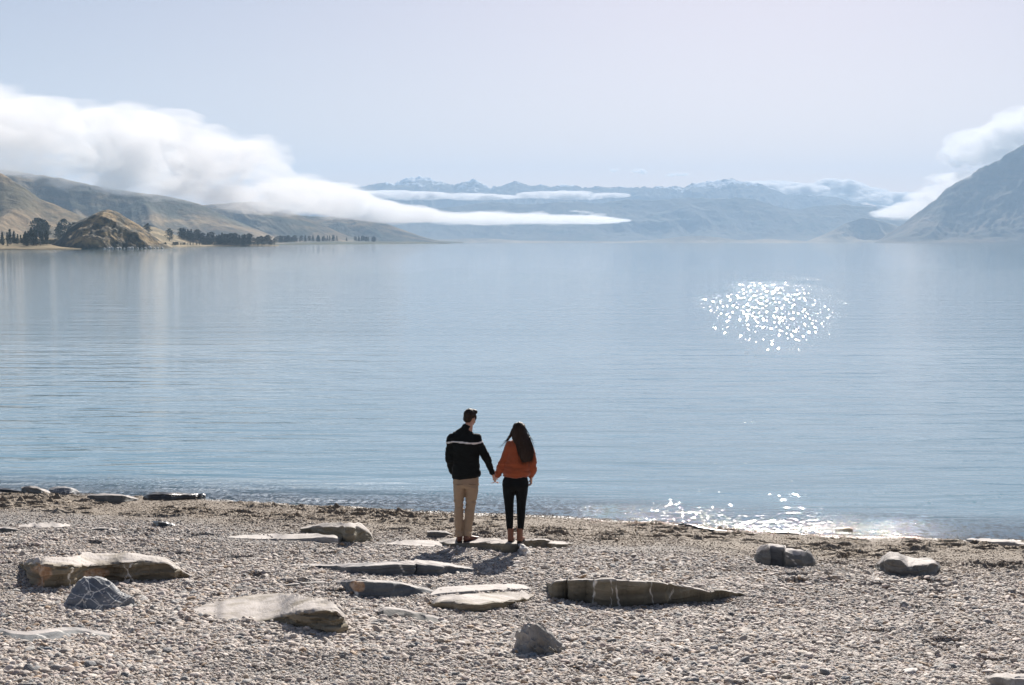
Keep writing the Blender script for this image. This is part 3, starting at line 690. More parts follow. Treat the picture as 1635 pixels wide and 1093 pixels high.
# ------------------------------------------------------------------ rocks
def rock_mat(name, cols, vein=(.80, .77, .71), strat=(1, 1, 14), bumps=.5, tilt=0.0, wet=False, vein_amt=.0, vein_scale=2.2, top_light=None):
    t = NT(name); tc = t.n('TexCoord').outputs['Object']
    w = t.noise(t.mapv(tc, (1.1, 1.1, 1.1)), 1.0, 3, .5, 0, 1)
    wv = t.n('VectorMath', operation='SCALE'); t.set(wv.inputs[0], w); wv.inputs['Scale'].default_value = .25
    ws = t.n('VectorMath', operation='ADD'); t.set(ws.inputs[0], tc); t.set(ws.inputs[1], wv.outputs[0])
    lay = t.noise(t.mapv(ws.outputs[0], strat, (0, tilt, 0)), 1.0, 5, .6)
    big = t.noise(tc, 2.4, 5, .6); fine = t.noise(tc, 42, 5, .7); mid = t.noise(tc, 11, 5, .65)
    c = t.ramp(lay, [(.34, cols[0]), (.52, cols[1]), (.68, cols[2])])
    c = t.mix(t.math('MULTIPLY', t.smooth(big, .46, .62), .55), c, cols[3] if len(cols) > 3 else cols[0])
    c = t.mix(t.math('MULTIPLY', t.smooth(mid, .5, .72), .4), c, tuple(v * .6 for v in cols[0]))
    c = t.mix(t.math('MULTIPLY', t.smooth(fine, .58, .74), .35), c, (.10, .095, .085))
    if top_light: c = t.mix(t.attr('top'), c, top_light)  # sunlit brightness of the upward faces, painted into the stone colour
    if vein_amt:
        vv = t.n('TexVoronoi', feature='DISTANCE_TO_EDGE'); vv.inputs['Scale'].default_value = vein_scale
        t.set(vv.inputs['Vector'], t.mapv(ws.outputs[0], (1, 1, 1.6), (.4, .9, .2)))
        c = t.mix(t.math('MULTIPLY', t.math('LESS_THAN', vv.outputs['Distance'], t.math('MULTIPLY', .045, big)), vein_amt), c, vein)
    c = t.mix(t.attr('vein'), c, vein)
    c = t.mix(t.attr('stain'), c, t.ramp(mid, [(.35, (.30, .15, .065)), (.55, (.52, .36, .24)), (.7, (.60, .50, .40))]))
    t.set(t.b.inputs['Base Color'], c)
    t.b.inputs['Roughness'].default_value = .32 if wet else .78; t.b.inputs['Specular IOR Level'].default_value = .5 if wet else .3
    b = t.bump(lay, bumps, .035); b = t.bump(mid, bumps, .02, b); b = t.bump(fine, bumps * .8, .006, b)
    t.set(t.b.inputs['Normal'], b)
    return t.m
M_TAN = rock_mat('tan_schist', [(.155, .13, .09), (.24, .205, .145), (.34, .30, .23), (.20, .17, .115)], top_light=(.50, .46, .43))
M_GREY = rock_mat('grey_schist', [(.10, .10, .095), (.17, .168, .155), (.25, .24, .22), (.13, .135, .13)], top_light=(.50, .46, .43))
M_OLIVE = rock_mat('olive_schist', [(.145, .13, .095), (.22, .20, .15), (.31, .285, .225), (.165, .155, .125)], top_light=(.50, .46, .43), strat=(1, 1, 9))
M_BLUE = rock_mat('blue_veined_rock', [(.14, .155, .175), (.21, .225, .245), (.28, .29, .30), (.17, .18, .195)], vein_amt=.75, vein_scale=4.5, top_light=(.26, .26, .265), strat=(3, 3, 5), tilt=.7)
M_SLATE = rock_mat('blue_grey_slate', [(.10, .11, .12), (.15, .16, .165), (.20, .205, .205), (.12, .13, .14)], top_light=(.50, .46, .43), strat=(1, 1, 10))
M_LOAM = rock_mat('brown_grey_boulder', [(.18, .165, .14), (.28, .27, .25), (.38, .37, .36), (.20, .21, .225)], top_light=(.27, .26, .245), strat=(2.5, 2.5, 3), tilt=.5)
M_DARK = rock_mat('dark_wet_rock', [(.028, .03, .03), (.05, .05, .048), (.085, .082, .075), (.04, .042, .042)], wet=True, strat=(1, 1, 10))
M_PALE = rock_mat('pale_flat_schist', [(.26, .24, .21), (.36, .34, .315), (.44, .42, .40), (.33, .31, .285)], top_light=(.50, .46, .43), strat=(1, 1, 12))
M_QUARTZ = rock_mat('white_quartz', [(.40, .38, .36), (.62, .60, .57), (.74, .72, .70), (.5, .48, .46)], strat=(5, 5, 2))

ROCKS = {}
def rock(st, mat, label, cat='rock', name='rock', seed=1, nx=None, lean=.04, ledge=.018, amp=.012, rnd_=0, back=.10, veins=(), stains=(), group=None, rise=0.0, facet=0.0):
    """st: stations (px, y of back edge, y of front edge, y of foot) in photo pixels; the shape is lofted in the place itself"""
    P = np.array(st, float); span = (P[-1, 0] - P[0, 0]) / FPX * 15
    nx = nx or int(np.clip(span / .018, 28, 150))
    tt = np.linspace(0, 1, nx); tt = .5 - .5 * np.cos(tt * math.pi) * (.25) - (tt - .5) * -.75 - 0 if False else tt
    pxs = P[0, 0] + (P[-1, 0] - P[0, 0]) * tt
    yb, yf, yt = [np.interp(pxs, P[:, 0], P[:, k]) for k in (1, 2, 3)]
    j = np.random.RandomState(seed)
    w = .35 * np.interp(np.arange(nx), np.linspace(0, nx - 1, 14), j.uniform(-1, 1, 14)); yf = yf + w * np.minimum(1, (yt - yf) / 8)
    secs, meta = [], []
    nf, nt_, nb = 14, 14, 8
    for i in range(nx):
        x0, y0, z0 = at_ground(pxs[i], max(yt[i], yf[i] + .3), 0.0)
        a, c = [float(v) for v in ray(pxs[i], yf[i])]
        yl = y0 + lean * min(1.0, (yt[i] - yf[i]) / 8); x1, z1 = a * yl, CAMZ + c * yl
        z1 = max(z1, z0 + .004)
        zb = z1 + rise * min(1.0, (yf[i] - yb[i]) / 8)
        a2, c2 = [float(v) for v in ray(pxs[i], min(yb[i], yf[i] - .15))]
        y2 = (zb - CAMZ) / c2; y2 = min(max(y2, yl + .03), yl + 1.6); x2 = a2 * y2
        gz = g1(x2, y2 + back)
        zlow = min(z0, gz) - .12
        pts = [(x0, y0 + .03, z0 - .12), (x0, y0, z0), (x1, yl, z1), (x2, y2, zb), (x2, y2 + back, min(gz - .05, zb - .02)), (x2, y2 + back, zlow)]
        seg = [(0, 1, 3), (1, 2, nf), (2, 3, nt_), (3, 4, nb), (4, 5, 2)]
        row, m = [], []
        for s, e, n in seg:
            for q in range(n):
                f = q / n; row.append([pts[s][k] * (1 - f) + pts[e][k] * f for k in range(3)]); m.append(s + f)
        row.append(pts[5]); m.append(5.0)
        secs.append(row); meta.append(m)
    V = np.array(secs)
    for _ in range(max(3, nx // 9)): V[1:-1, 3 + nf:, 2] = V[1:-1, 3 + nf:, 2] * .4 + (V[:-2, 3 + nf:, 2] + V[2:, 3 + nf:, 2]) * .3
    V = V; Mt = np.array(meta); nr = V.shape[1]
    for _ in range(1 + rnd_):                          # ease the hard corners
        W = V.copy(); W[:, 1:-1] = V[:, 1:-1] * .5 + (V[:, :-2] + V[:, 2:]) * .25; V = W
        if rnd_: W = V.copy(); W[1:-1] = V[1:-1] * .6 + (V[:-2] + V[2:]) * .2; V = W
    gu = np.gradient(V, axis=0); gv = np.gradient(V, axis=1); Nn = np.cross(gv, gu); Nn /= np.linalg.norm(Nn, axis=-1, keepdims=True) + 1e-9
    if Nn[nx // 2, 3 + nf + 4, 2] < 0: Nn = -Nn
    x, y, z = V[..., 0], V[..., 1], V[..., 2]
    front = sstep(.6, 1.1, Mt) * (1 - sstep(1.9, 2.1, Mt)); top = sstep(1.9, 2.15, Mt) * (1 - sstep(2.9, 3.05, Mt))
    th = np.maximum(.02, V[:, 3 + nf, 2] - V[:, 3, 2])[:, None]
    k = np.minimum(1.0, th / .12)
    lay = vnoise(x * 1.2 + seed, y * 1.2, z * 26, seed) + .5 * vnoise(x * 2.5 + seed, y, z * 60, seed + 3)
    d = front * ledge * np.sign(lay) * np.abs(lay) ** .5 * k
    blk = vnoise(x * 3.1 + seed * 2, y * 3.1, z * 2.5, seed + 5)            # broken blocks along the face
    d = d + front * ledge * 1.3 * np.round(blk * 2.2) * .5 * k
    d = d + amp * fbm(x * 6 + seed, y * 6, z * 8, 4, seed + 7) * np.minimum(1, th / .08) * (1.0 - .5 * top)
    cells = np.round(fbm(x * 1.4, y * 3.0, seed, 3, seed + 11) * 5) * .008    # thin broken sheets on the top
    V = V + Nn * d[..., None]; V[..., 2] += top * cells * k
    if facet:
        q = [(vnoise(seed * 3.3 + n_, n_ * 1.7, .5, 90), vnoise(n_ * 5.1, seed, .5, 91), vnoise(n_, seed * 1.9, .5, 92)) for n_ in range(14)]
        ctr = V[:, 3:-3].reshape(-1, 3).mean(0)
        for n_ in q:
            v_ = np.array(n_); v_ = v_ / (np.linalg.norm(v_) + 1e-6); v_[2] = abs(v_[2]); dd = (V - ctr) @ v_; lim = np.percentile(dd, 97) * (1 - facet)
            ex = np.maximum(0, dd - lim) * .8; V = V - ex[..., None] * v_
        V = V + Nn * (amp * 1.6 * ridged(x * 5 + seed, z * 7 + y * 3, 4, seed + 2) * np.minimum(1, th / .08))[..., None]
    px_row = np.repeat(pxs[:, None], nr, 1)
    vein = np.zeros_like(x); stain = np.zeros_like(x)
    for (p0, wpx, slant, s_) in veins:
        f = np.clip(Mt - 1, 0, 1); wpx = wpx * 1.9; line = p0 + slant * (1 - f) + 2.2 * vnoise(z * 9, s_, 0, 77) + 1.5 * vnoise(z * 30, s_, 0, 78)
        vein = np.maximum(vein, sstep(wpx * 1.1, wpx * .5, np.abs(px_row - line) + wpx * .55 * (1 + vnoise(z * 16 + s_, s_, 0, 79))) * (Mt > .9) * (Mt < 2.06))
    for (p0, p1, f0, f1) in stains:
        cxp, cf = (p0 + p1) / 2, (f0 + f1) / 2
        q = ((px_row - cxp) / (p1 - p0) * 2) ** 2 + ((Mt - 1 - cf) / (f1 - f0) * 2) ** 2 + .5 * fbm(x * 9, z * 9, y * 3, 3, 55)
        stain = np.maximum(stain, sstep(1.15, .7, q) * (Mt > .5) * (Mt < 3))
    caps = []
    nv = nx * nr
    Fc = grid_faces(nx, nr)
    ctr = V.reshape(-1, 3).mean(0); base = np.array([ctr[0], ctr[1], ctr[2]])
    verts = V.reshape(-1, 3) - base
    faces = [tuple(f[::-1]) for f in Fc.tolist()] + [tuple(range(0, nr)), tuple(range(nv - 1, nv - nr - 1, -1))]
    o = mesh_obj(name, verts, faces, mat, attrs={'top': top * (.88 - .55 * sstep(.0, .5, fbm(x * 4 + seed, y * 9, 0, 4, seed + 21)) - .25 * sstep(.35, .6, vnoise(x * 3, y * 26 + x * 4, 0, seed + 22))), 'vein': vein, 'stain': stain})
    o.location = base
    bm = bmesh.new(); bm.from_mesh(o.data); bmesh.ops.recalc_face_normals(bm, faces=bm.faces); bm.to_mesh(o.data); bm.free()
    try: o.data.set_sharp_from_angle(angle=R(38))
    except Exception: pass
    tag(o, label, cat, group)
    return o
def boulder(st, mat, label, seed, depth=.8, cuts=7, amp=.05, veins=()):
    """domed boulder: cut and weathered sphere whose skyline follows (px, top y, foot y) stations"""
    P = np.array(st, float); rr = np.random.RandomState(seed)
    bm = bmesh.new(); bmesh.ops.create_icosphere(bm, subdivisions=6, radius=1)
    V = np.array([v.co[:] for v in bm.verts]); F_ = np.array([[v.index for v in f.verts] for f in bm.faces]); bm.free()
    for _ in range(cuts):
        n = rr.normal(0, 1, 3); n[1] = -abs(n[1]) * 1.3; n[2] = abs(n[2]) * .7; n /= np.linalg.norm(n); l = rr.uniform(.62, .86)
        V = V - np.maximum(0, V @ n - l)[:, None] * .88 * n
    N0 = V / np.linalg.norm(V, axis=1, keepdims=True)
    V = V + N0 * (amp * 1.6 * fbm(V[:, 0] * 2.2 + seed, V[:, 1] * 2.2, V[:, 2] * 2.2, 4, seed) + amp * .8 * (1 - np.abs(vnoise(V[:, 0] * 4 + seed, V[:, 1] * 4, V[:, 2] * 4 + V[:, 0] * 3, seed + 4)) * 2) + amp * .25 * fbm(V[:, 0] * 12, V[:, 1] * 12, V[:, 2] * 12, 3, seed + 6))[:, None]
    u = np.clip(V[:, 0] / np.abs(V[:, 0]).max(), -1, 1)
    env = np.array([max([.12] + V[np.abs(u - c) < .08][:, 2].tolist()) for c in np.linspace(-1, 1, 41)]); e = np.maximum(.12, np.interp(u, np.linspace(-1, 1, 41), env))
    px = P[0, 0] + (P[-1, 0] - P[0, 0]) * (u + 1) / 2
    ty = np.interp(px, P[:, 0], P[:, 1]); fy = np.interp(px, P[:, 0], P[:, 2])
    cx, cyy, cz = at_ground(float((P[0, 0] + P[-1, 0]) / 2), float(fy.mean()), 0.0); k = cyy / FPX
    hz_ = np.maximum(.01, (fy - ty) * k) * 1.06; half = (P[-1, 0] - P[0, 0]) * k / 2; dep = half * depth
    Vw = np.stack([u * half, V[:, 1] * dep + dep * .55 + (fy.mean() - fy) * 0, np.where(V[:, 2] > 0, V[:, 2] / e * hz_, V[:, 2] * .12)], -1)
    Vw[:, 2] -= .02
    vein = np.zeros(len(V))
    for (a_, b_, c_, w_) in veins: vein = np.maximum(vein, sstep(w_ * 1.1, w_ * .5, np.abs(u * a_ + V[:, 2] * b_ + V[:, 1] * .4 + .05 * vnoise(u * 6, V[:, 2] * 6, V[:, 1] * 6, 3) - c_)))
    o = mesh_obj('boulder', Vw, F_, mat, attrs={'vein': vein, 'top': np.zeros(len(V)), 'stain': np.zeros(len(V))}); o.location = (cx, cyy, cz)
    try: o.data.set_sharp_from_angle(angle=R(32))
    except Exception: pass
    return tag(o, label, 'rock')
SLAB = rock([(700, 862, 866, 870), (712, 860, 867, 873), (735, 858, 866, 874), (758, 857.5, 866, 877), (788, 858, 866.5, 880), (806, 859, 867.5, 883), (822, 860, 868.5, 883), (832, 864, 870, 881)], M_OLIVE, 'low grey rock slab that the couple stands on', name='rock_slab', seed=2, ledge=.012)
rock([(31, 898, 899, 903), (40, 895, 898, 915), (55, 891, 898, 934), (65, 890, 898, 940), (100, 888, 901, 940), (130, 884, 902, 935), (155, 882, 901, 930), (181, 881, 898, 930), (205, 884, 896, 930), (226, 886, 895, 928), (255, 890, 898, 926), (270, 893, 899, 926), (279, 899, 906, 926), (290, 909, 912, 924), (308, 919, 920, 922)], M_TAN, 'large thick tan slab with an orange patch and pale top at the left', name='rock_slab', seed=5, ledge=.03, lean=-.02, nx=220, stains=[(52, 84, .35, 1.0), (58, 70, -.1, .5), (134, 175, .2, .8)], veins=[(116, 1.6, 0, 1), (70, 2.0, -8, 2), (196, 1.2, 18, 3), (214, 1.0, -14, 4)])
boulder([(86, 966, 974), (95, 953, 976), (107, 941, 978), (123, 930, 978), (139, 927, 975), (155, 928, 973), (168, 931, 971), (181, 943, 970), (195, 949, 969), (214, 957, 966)], M_BLUE, 'blue-grey boulder laced with thin white veins, in front of the tan slab', 8, .7, 8, .045,
    veins=[(1, -.7, .1, .014), (1, .5, .0, .012), (.8, -.9, -.35, .010), (-.4, 1, .45, .010), (1, .9, .55, .010), (1, -.2, -.5, .010)])
rock([(-25, 1000, 1003, 1012), (5, 1003, 1007, 1018), (26, 1006, 1012, 1024), (42, 1007, 1014, 1027), (60, 1005, 1012, 1028), (81, 1002, 1008, 1025), (105, 1000, 1007, 1021), (123, 1000, 1006, 1018), (145, 1004, 1011, 1019), (170, 1009, 1015, 1020), (196, 1016, 1018, 1020)], M_SLATE, 'low wavy streaked slab half buried at the lower left edge', name='rock_slab', seed=9, rnd_=1, lean=.18, veins=[(60, 1.2, 26, 4), (96, 1.0, 22, 7), (150, 1.0, 14, 8)])
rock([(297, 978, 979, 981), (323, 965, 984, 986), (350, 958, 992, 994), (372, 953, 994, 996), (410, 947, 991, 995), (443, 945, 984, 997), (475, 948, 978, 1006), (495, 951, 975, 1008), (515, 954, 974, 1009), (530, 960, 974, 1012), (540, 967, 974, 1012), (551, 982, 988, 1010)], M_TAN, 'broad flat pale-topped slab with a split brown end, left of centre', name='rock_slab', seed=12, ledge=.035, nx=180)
rock([(468, 901, 902, 903), (500, 899, 903, 906), (528, 899, 903, 910), (545, 898, 905, 914), (574, 897, 904, 918), (600, 896, 902, 919), (636, 894, 900, 919.5), (668, 894, 901, 920), (708, 897, 904, 918), (730, 900, 905, 916), (748, 904, 907, 914), (766, 909.5, 910.5, 911.5)], M_SLATE, 'long low grey slab with a thin tapering left tail, just below the man\'s shadow', name='rock_slab', seed=15, ledge=.014, veins=[(636, 1.2, 12, 3), (706, 1.5, 12, 4), (725, .8, 6, 6)])
rock([(537, 927, 929, 931), (548, 925, 928, 938), (560, 924, 927, 948), (574, 923.5, 927, 953), (600, 925, 928.5, 954.5), (620, 926, 929.5, 954), (641, 929, 932, 953), (660, 933, 936, 951), (681, 938, 941, 949), (698, 944, 946, 948)], M_SLATE, 'wedge of blue-grey rock with a pinkish patch near its left end', seed=17, ledge=.008, amp=.008, lean=.10, nx=170, stains=[(557, 583, .3, 1.05)], veins=[(574, 2.6, -5, 3)])
rock([(446, 934, 935, 937), (470, 930.5, 932.5, 937), (495, 928.5, 930.5, 935.5), (519, 928, 930, 932)], M_GREY, 'thin grey sliver of rock poking out left of the blue-grey wedge', seed=19, ledge=.006)
rock([(688, 947, 950, 952), (700, 937, 947, 951), (744, 934, 944, 948), (788, 932, 941, 945), (820, 931, 940.5, 944), (838, 933, 940, 943), (848, 938, 940, 942)], M_PALE, 'thin pale flat slab lying behind the larger pale slab at centre', name='rock_slab', seed=21, ledge=.008)
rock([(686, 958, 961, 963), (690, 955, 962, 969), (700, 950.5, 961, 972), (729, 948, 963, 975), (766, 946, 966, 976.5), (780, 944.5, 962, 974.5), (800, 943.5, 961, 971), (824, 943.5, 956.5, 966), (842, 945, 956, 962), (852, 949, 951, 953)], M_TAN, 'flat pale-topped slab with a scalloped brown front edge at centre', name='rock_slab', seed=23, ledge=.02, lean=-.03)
rock([(601, 975, 978, 986), (612, 967, 971, 989), (636, 970, 973, 989), (655, 974, 977, 990), (668, 977, 981, 992), (695, 983, 987, 996), (706, 987, 991, 998), (717, 992, 993.5, 995.5)], M_GREY, 'small tilted grey slab with a pale rim, below the blue-grey wedge', name='rock_slab', seed=25, ledge=.01, lean=.16)
boulder([(814, 1022, 1036), (820, 1012, 1040), (830, 1002, 1044), (848, 997, 1046), (864, 998, 1046), (876, 1009, 1046), (890, 1026, 1047), (902, 1036, 1048), (914, 1044, 1048)], M_LOAM, 'knobbly brown and blue-grey boulder near the bottom centre', 27, .75, 14, .15)
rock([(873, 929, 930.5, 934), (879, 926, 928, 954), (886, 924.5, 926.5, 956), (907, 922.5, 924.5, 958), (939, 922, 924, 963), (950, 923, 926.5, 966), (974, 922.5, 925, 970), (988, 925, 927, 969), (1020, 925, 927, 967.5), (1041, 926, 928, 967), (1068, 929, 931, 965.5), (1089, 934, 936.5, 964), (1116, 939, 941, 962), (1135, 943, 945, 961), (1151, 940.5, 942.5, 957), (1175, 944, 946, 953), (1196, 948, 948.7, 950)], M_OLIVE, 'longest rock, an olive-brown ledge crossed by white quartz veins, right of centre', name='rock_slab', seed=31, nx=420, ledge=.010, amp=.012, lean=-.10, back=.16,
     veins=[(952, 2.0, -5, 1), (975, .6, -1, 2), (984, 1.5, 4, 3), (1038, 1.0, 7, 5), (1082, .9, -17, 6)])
rock([(480, 842, 845, 850), (498, 838, 842, 852), (515, 836, 841, 856), (535, 834, 840, 862), (552, 833.5, 840, 866), (570, 835, 842, 867), (582, 837, 846, 866), (590, 846, 852, 863), (595, 857, 859, 862)], M_OLIVE, 'dark brown boulder on the beach left of the man', name='boulder', seed=33, rnd_=1, amp=.025, ledge=.02)
rock([(362, 857, 858, 859), (380, 854, 859, 860), (420, 852, 860, 862), (470, 851.5, 860, 863), (505, 852, 858, 864), (525, 853, 857, 867), (540, 854, 858, 867), (551, 859, 861, 864)], M_PALE, 'long pale slab flush with the gravel before the dark brown boulder', name='rock_slab', seed=35, ledge=.008)
rock([(618, 867, 868, 869), (640, 862, 869, 871), (665, 861, 871, 873), (690, 862, 872, 874), (706, 865, 871, 873)], M_PALE, 'flat pale slab flush with the gravel at the left end of the couple\'s slab', name='rock_slab', seed=36, ledge=.006)
rock([(820, 868.5, 871, 878), (829, 866.5, 869, 884), (836, 866.5, 869.5, 886), (843, 874, 877, 885), (848, 881, 883, 885)], M_QUARTZ, 'white quartz block at the right end of the slab below the woman\'s boots', seed=37, rnd_=1, amp=.02)
rock([(836, 860, 863, 872), (850, 859, 862, 876), (866, 858.5, 861, 876), (876, 859.5, 862, 874), (882, 864, 866, 870)], M_OLIVE, 'grey rock just right of the woman\'s boots', seed=38, ledge=.012)
rock([(868, 866, 868, 873), (880, 863.5, 868, 876), (895, 864, 868.5, 875), (905, 865.5, 868, 872), (914, 866.5, 867.5, 869)], M_TAN, 'small pointed pale-topped rock, rightmost piece beside the couple\'s slab', seed=39, ledge=.01)
rock([(1204, 878, 882, 894), (1210, 874, 879, 900), (1226, 870, 875, 904), (1245, 873, 878, 905), (1258, 876, 881, 906), (1284, 879, 884, 906), (1299, 886, 889, 904), (1303, 892, 895, 902)], M_GREY, 'angular grey boulder on the right of the beach, left of the humped one', name='boulder', seed=44, lean=.10, ledge=.005, amp=.015, facet=.03, veins=[(1252, .6, 30, 3)])
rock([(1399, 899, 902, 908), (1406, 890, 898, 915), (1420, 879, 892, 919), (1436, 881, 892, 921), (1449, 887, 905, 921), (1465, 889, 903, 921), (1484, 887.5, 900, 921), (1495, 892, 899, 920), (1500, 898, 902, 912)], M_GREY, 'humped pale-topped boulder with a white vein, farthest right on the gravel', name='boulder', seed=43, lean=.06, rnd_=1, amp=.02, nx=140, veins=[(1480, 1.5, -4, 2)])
rock([(1544, 860, 861, 864), (1560, 858.5, 862, 868), (1585, 859, 865, 872), (1610, 862, 866, 873), (1640, 866, 869, 876), (1670, 870, 872, 876)], M_PALE, 'flat pale rock at the waterline on the right edge', name='rock_slab', seed=45, ledge=.012)
rock([(1572, 1080, 1083, 1088), (1590, 1073, 1080, 1100), (1620, 1074, 1082, 1110), (1650, 1078, 1085, 1110), (1680, 1090, 1094, 1105)], M_PALE, 'grey slab cut off by the bottom right corner', name='rock_slab', seed=47, ledge=.012)
rock([(1083, 835, 836, 838), (1095, 834, 836, 841), (1116, 840, 842, 845), (1135, 843, 845, 848), (1154, 846, 847.5, 850.5), (1174, 847.5, 848.5, 850.5)], M_DARK, 'long thin wet rock at the water edge left of the sparkling shallows', seed=49, ledge=.008)
rock([(1240, 849.5, 850.5, 852.5), (1258, 848.5, 850, 853), (1276, 849.5, 851, 853)], M_DARK, 'small flat dark rock at the waterline below the sun glitter', seed=50, ledge=.004)
rock([(1334, 843, 844, 845.5), (1345, 842, 843.5, 847), (1355, 840.5, 842, 848.5), (1362, 843, 844.5, 848)], M_DARK, 'small dark rock sitting in the shallows right of the sun glitter', seed=51, ledge=.006)
rock([(34, 777, 779, 784), (45, 775.5, 778, 789), (60, 776.5, 779, 791), (72, 781, 784, 791.5), (80, 785, 787, 791)], M_GREY, 'rounded grey rock at the left waterline, left one of the touching pair', name='boulder', seed=53, rnd_=1, amp=.02, lean=.12)
rock([(79, 779, 782, 786), (88, 775.5, 779, 788), (100, 774, 777, 789.5), (113, 776, 779, 789.5), (122, 780, 783, 788), (127, 784, 785.5, 787.5)], M_BLUE, 'bluish rounded rock at the left waterline, right one of the touching pair', name='boulder', seed=55, rnd_=2, amp=.02, lean=.12)
rock([(140, 789, 791, 797), (155, 787, 790, 801), (175, 786.5, 790, 802.5), (195, 788, 791, 802), (208, 792, 794, 800), (221, 796, 797, 798.5)], M_GREY, 'grey rock at the left waterline between the rounded pair and the black rock', seed=57, ledge=.015, lean=.08)
rock([(229, 791, 793, 795), (240, 785.5, 788, 797), (262, 785, 788, 798), (285, 786.5, 789.5, 798), (305, 788, 790, 797), (320, 786, 788, 797), (328, 788, 790, 795)], M_DARK, 'long black wet rock at the left waterline', seed=59, ledge=.02, amp=.02)
rock([(244, 831, 833, 840), (252, 829.5, 832, 843), (265, 831, 834, 843), (280, 837, 839, 841)], M_DARK, 'small dark stone alone on the brown sand below the black waterline rock', seed=61, ledge=.01, rnd_=1)
rock([(142, 844, 845, 847), (160, 842, 843.5, 848), (178, 843, 844.5, 848), (188, 845, 846, 847.5)], M_GREY, 'low dark flat stone at the left where sand meets pebbles', seed=63, ledge=.006)
rock([(30, 838, 841, 842), (60, 834, 842, 843.5), (90, 833.5, 841.5, 843), (112, 837, 840, 841)], M_PALE, 'pale patch of flat rock flush with the sand at the far left', name='rock_slab', seed=64, ledge=.004)
rock([(-10, 842, 843.5, 848), (10, 841, 843.5, 849), (28, 844.5, 845.5, 848)], M_GREY, 'grey stone at the left picture edge beside the pale flush rock', seed=65, ledge=.006)
rock([(-24, 778, 780, 784), (10, 779, 781, 785), (34, 783, 784, 786)], M_DARK, 'thin black rock at the left edge of the waterline', seed=66, ledge=.006)
rock([(682, 848, 850, 857), (695, 847, 849, 858), (712, 848, 850, 857), (722, 852, 853, 856)], M_GREY, 'low dark greenish block behind and left of the man\'s legs', seed=67, ledge=.01)

# ------------------------------------------------------------------ single larger stones among the pebbles
def stone_mat(name, col):
    t = NT(name); tc = t.n('TexCoord').outputs['Object']
    n = t.noise(tc, 2.0, 5, .6)
    c = t.mix(t.smooth(n, .38, .66), tuple(v * .72 for v in col), tuple(min(.8, v * 1.2) for v in col))
    t.set(t.b.inputs['Base Color'], c); t.b.inputs['Roughness'].default_value = .7; t.set(t.b.inputs['Normal'], t.bump(n, .3, .1)); return t.m
SM = {k: stone_mat(k + '_stone', c) for k, c in {'grey': (.26, .26, .255), 'dark': (.12, .13, .14), 'blue': (.20, .23, .26), 'tan': (.36, .31, .25), 'pale': (.50, .47, .44), 'brown': (.24, .18, .13)}.items()}
SL = [lump(20 + i, 3, .3) for i in range(8)]
def cobble(px, py, w, h, col, label, group=None, k=[0]):
    x, y, z = at_ground(px, py + h * .3, 0.0)
    sc = w / FPX * y / 2; sz = h / FPX * y / 2 * 1.02
    k[0] += 1
    me = SL[k[0] % 8].copy(); me.materials.clear(); me.materials.append(SM[col]); me.polygons.foreach_set('use_smooth', np.ones(len(me.polygons), bool))
    o = bpy.data.objects.new('cobble', me); COL.objects.link(o); o.location = (x, y, z + sz * .35)
    o.scale = (sc, sc * .8, sz); o.rotation_euler = (rnd.uniform(-.2, .2), rnd.uniform(-.25, .25), rnd.uniform(-.4, .4)); tag(o, label, 'stone', group)
for a in [(1075, 902, 13, 8, 'grey', 'round grey cobble alone on the gravel right of the couple'),
    (76, 1037, 17, 13, 'blue', 'bluish grey cobble, right one of three below the wavy slab'),
    (62, 1037, 12, 10, 'dark', 'dark cobble, middle one of three below the wavy slab'),
    (44, 1036, 16, 9, 'grey', 'flat grey cobble, left one of three below the wavy slab'),
    (220, 951, 18, 13, 'tan', 'blocky tan stone touching the right end of the veined boulder'),
    (11, 933, 11, 9, 'pale', 'pale stone near the left edge beside the tan slab shadow'),
    (852, 1046, 14, 10, 'blue', 'rounded bluish cobble at the foot of the knobbly boulder'),
    (1080, 1053, 13, 11, 'blue', 'squarish light blue stone below the long veined rock'),
    (1174, 1000, 12, 9, 'dark', 'dark grey cobble below the right tail of the long veined rock'),
    (1189, 1014, 12, 9, 'dark', 'dark cobble just below another near the long rock tail'),
    (1129, 979, 10, 8, 'brown', 'small brown cobble at the shadow edge below the long rock'),
    (1167, 980, 10, 8, 'dark', 'small dark cobble under the tail tip of the long rock'),
    (1263, 1027, 14, 10, 'dark', 'dark bluish cobble on the open gravel at lower right'),
    (705, 1023, 14, 12, 'tan', 'upright rounded tan stone below the small tilted slab'),
    (745, 1028, 20, 8, 'brown', 'long flat brownish stone left of the knobbly boulder'),
    (607, 1018, 16, 9, 'pale', 'pale oval cobble below the split brown end of the broad slab'),
    (616, 1050, 13, 9, 'blue', 'blue-grey cobble near the bottom below the pale oval one'),
    (560, 1080, 14, 10, 'pale', 'pale grey cobble at the bottom edge left of centre'),
    (457, 1000, 14, 9, 'pale', 'pale rounded cobble under the split end of the broad slab'),
    (1349, 1082, 14, 9, 'blue', 'bluish stone at the bottom edge, lower right'),
    (1118, 1076, 22, 8, 'tan', 'long flat tan stone near the bottom, right of the light blue stone'),
    (1285, 1043, 24, 8, 'tan', 'long pinkish flat stone under the dark bluish cobble, lower right'),
    (1450, 1072, 34, 9, 'pale', 'wide flat pale stone near the bottom right'),
    (1255, 1080, 20, 10, 'tan', 'flat tan stone at the bottom right of the beach'),
    (385, 1018, 12, 8, 'dark', 'small dark stone below the broad pale slab'),
    (337, 1028, 15, 7, 'tan', 'tilted brown-tan stone below the left part of the broad slab'),
    (210, 1068, 14, 9, 'grey', 'grey cobble near the bottom edge at lower left'),
    (1505, 920, 0, 0, None, None)][:-1]: cobble(*a)
cr2 = random.Random(9)
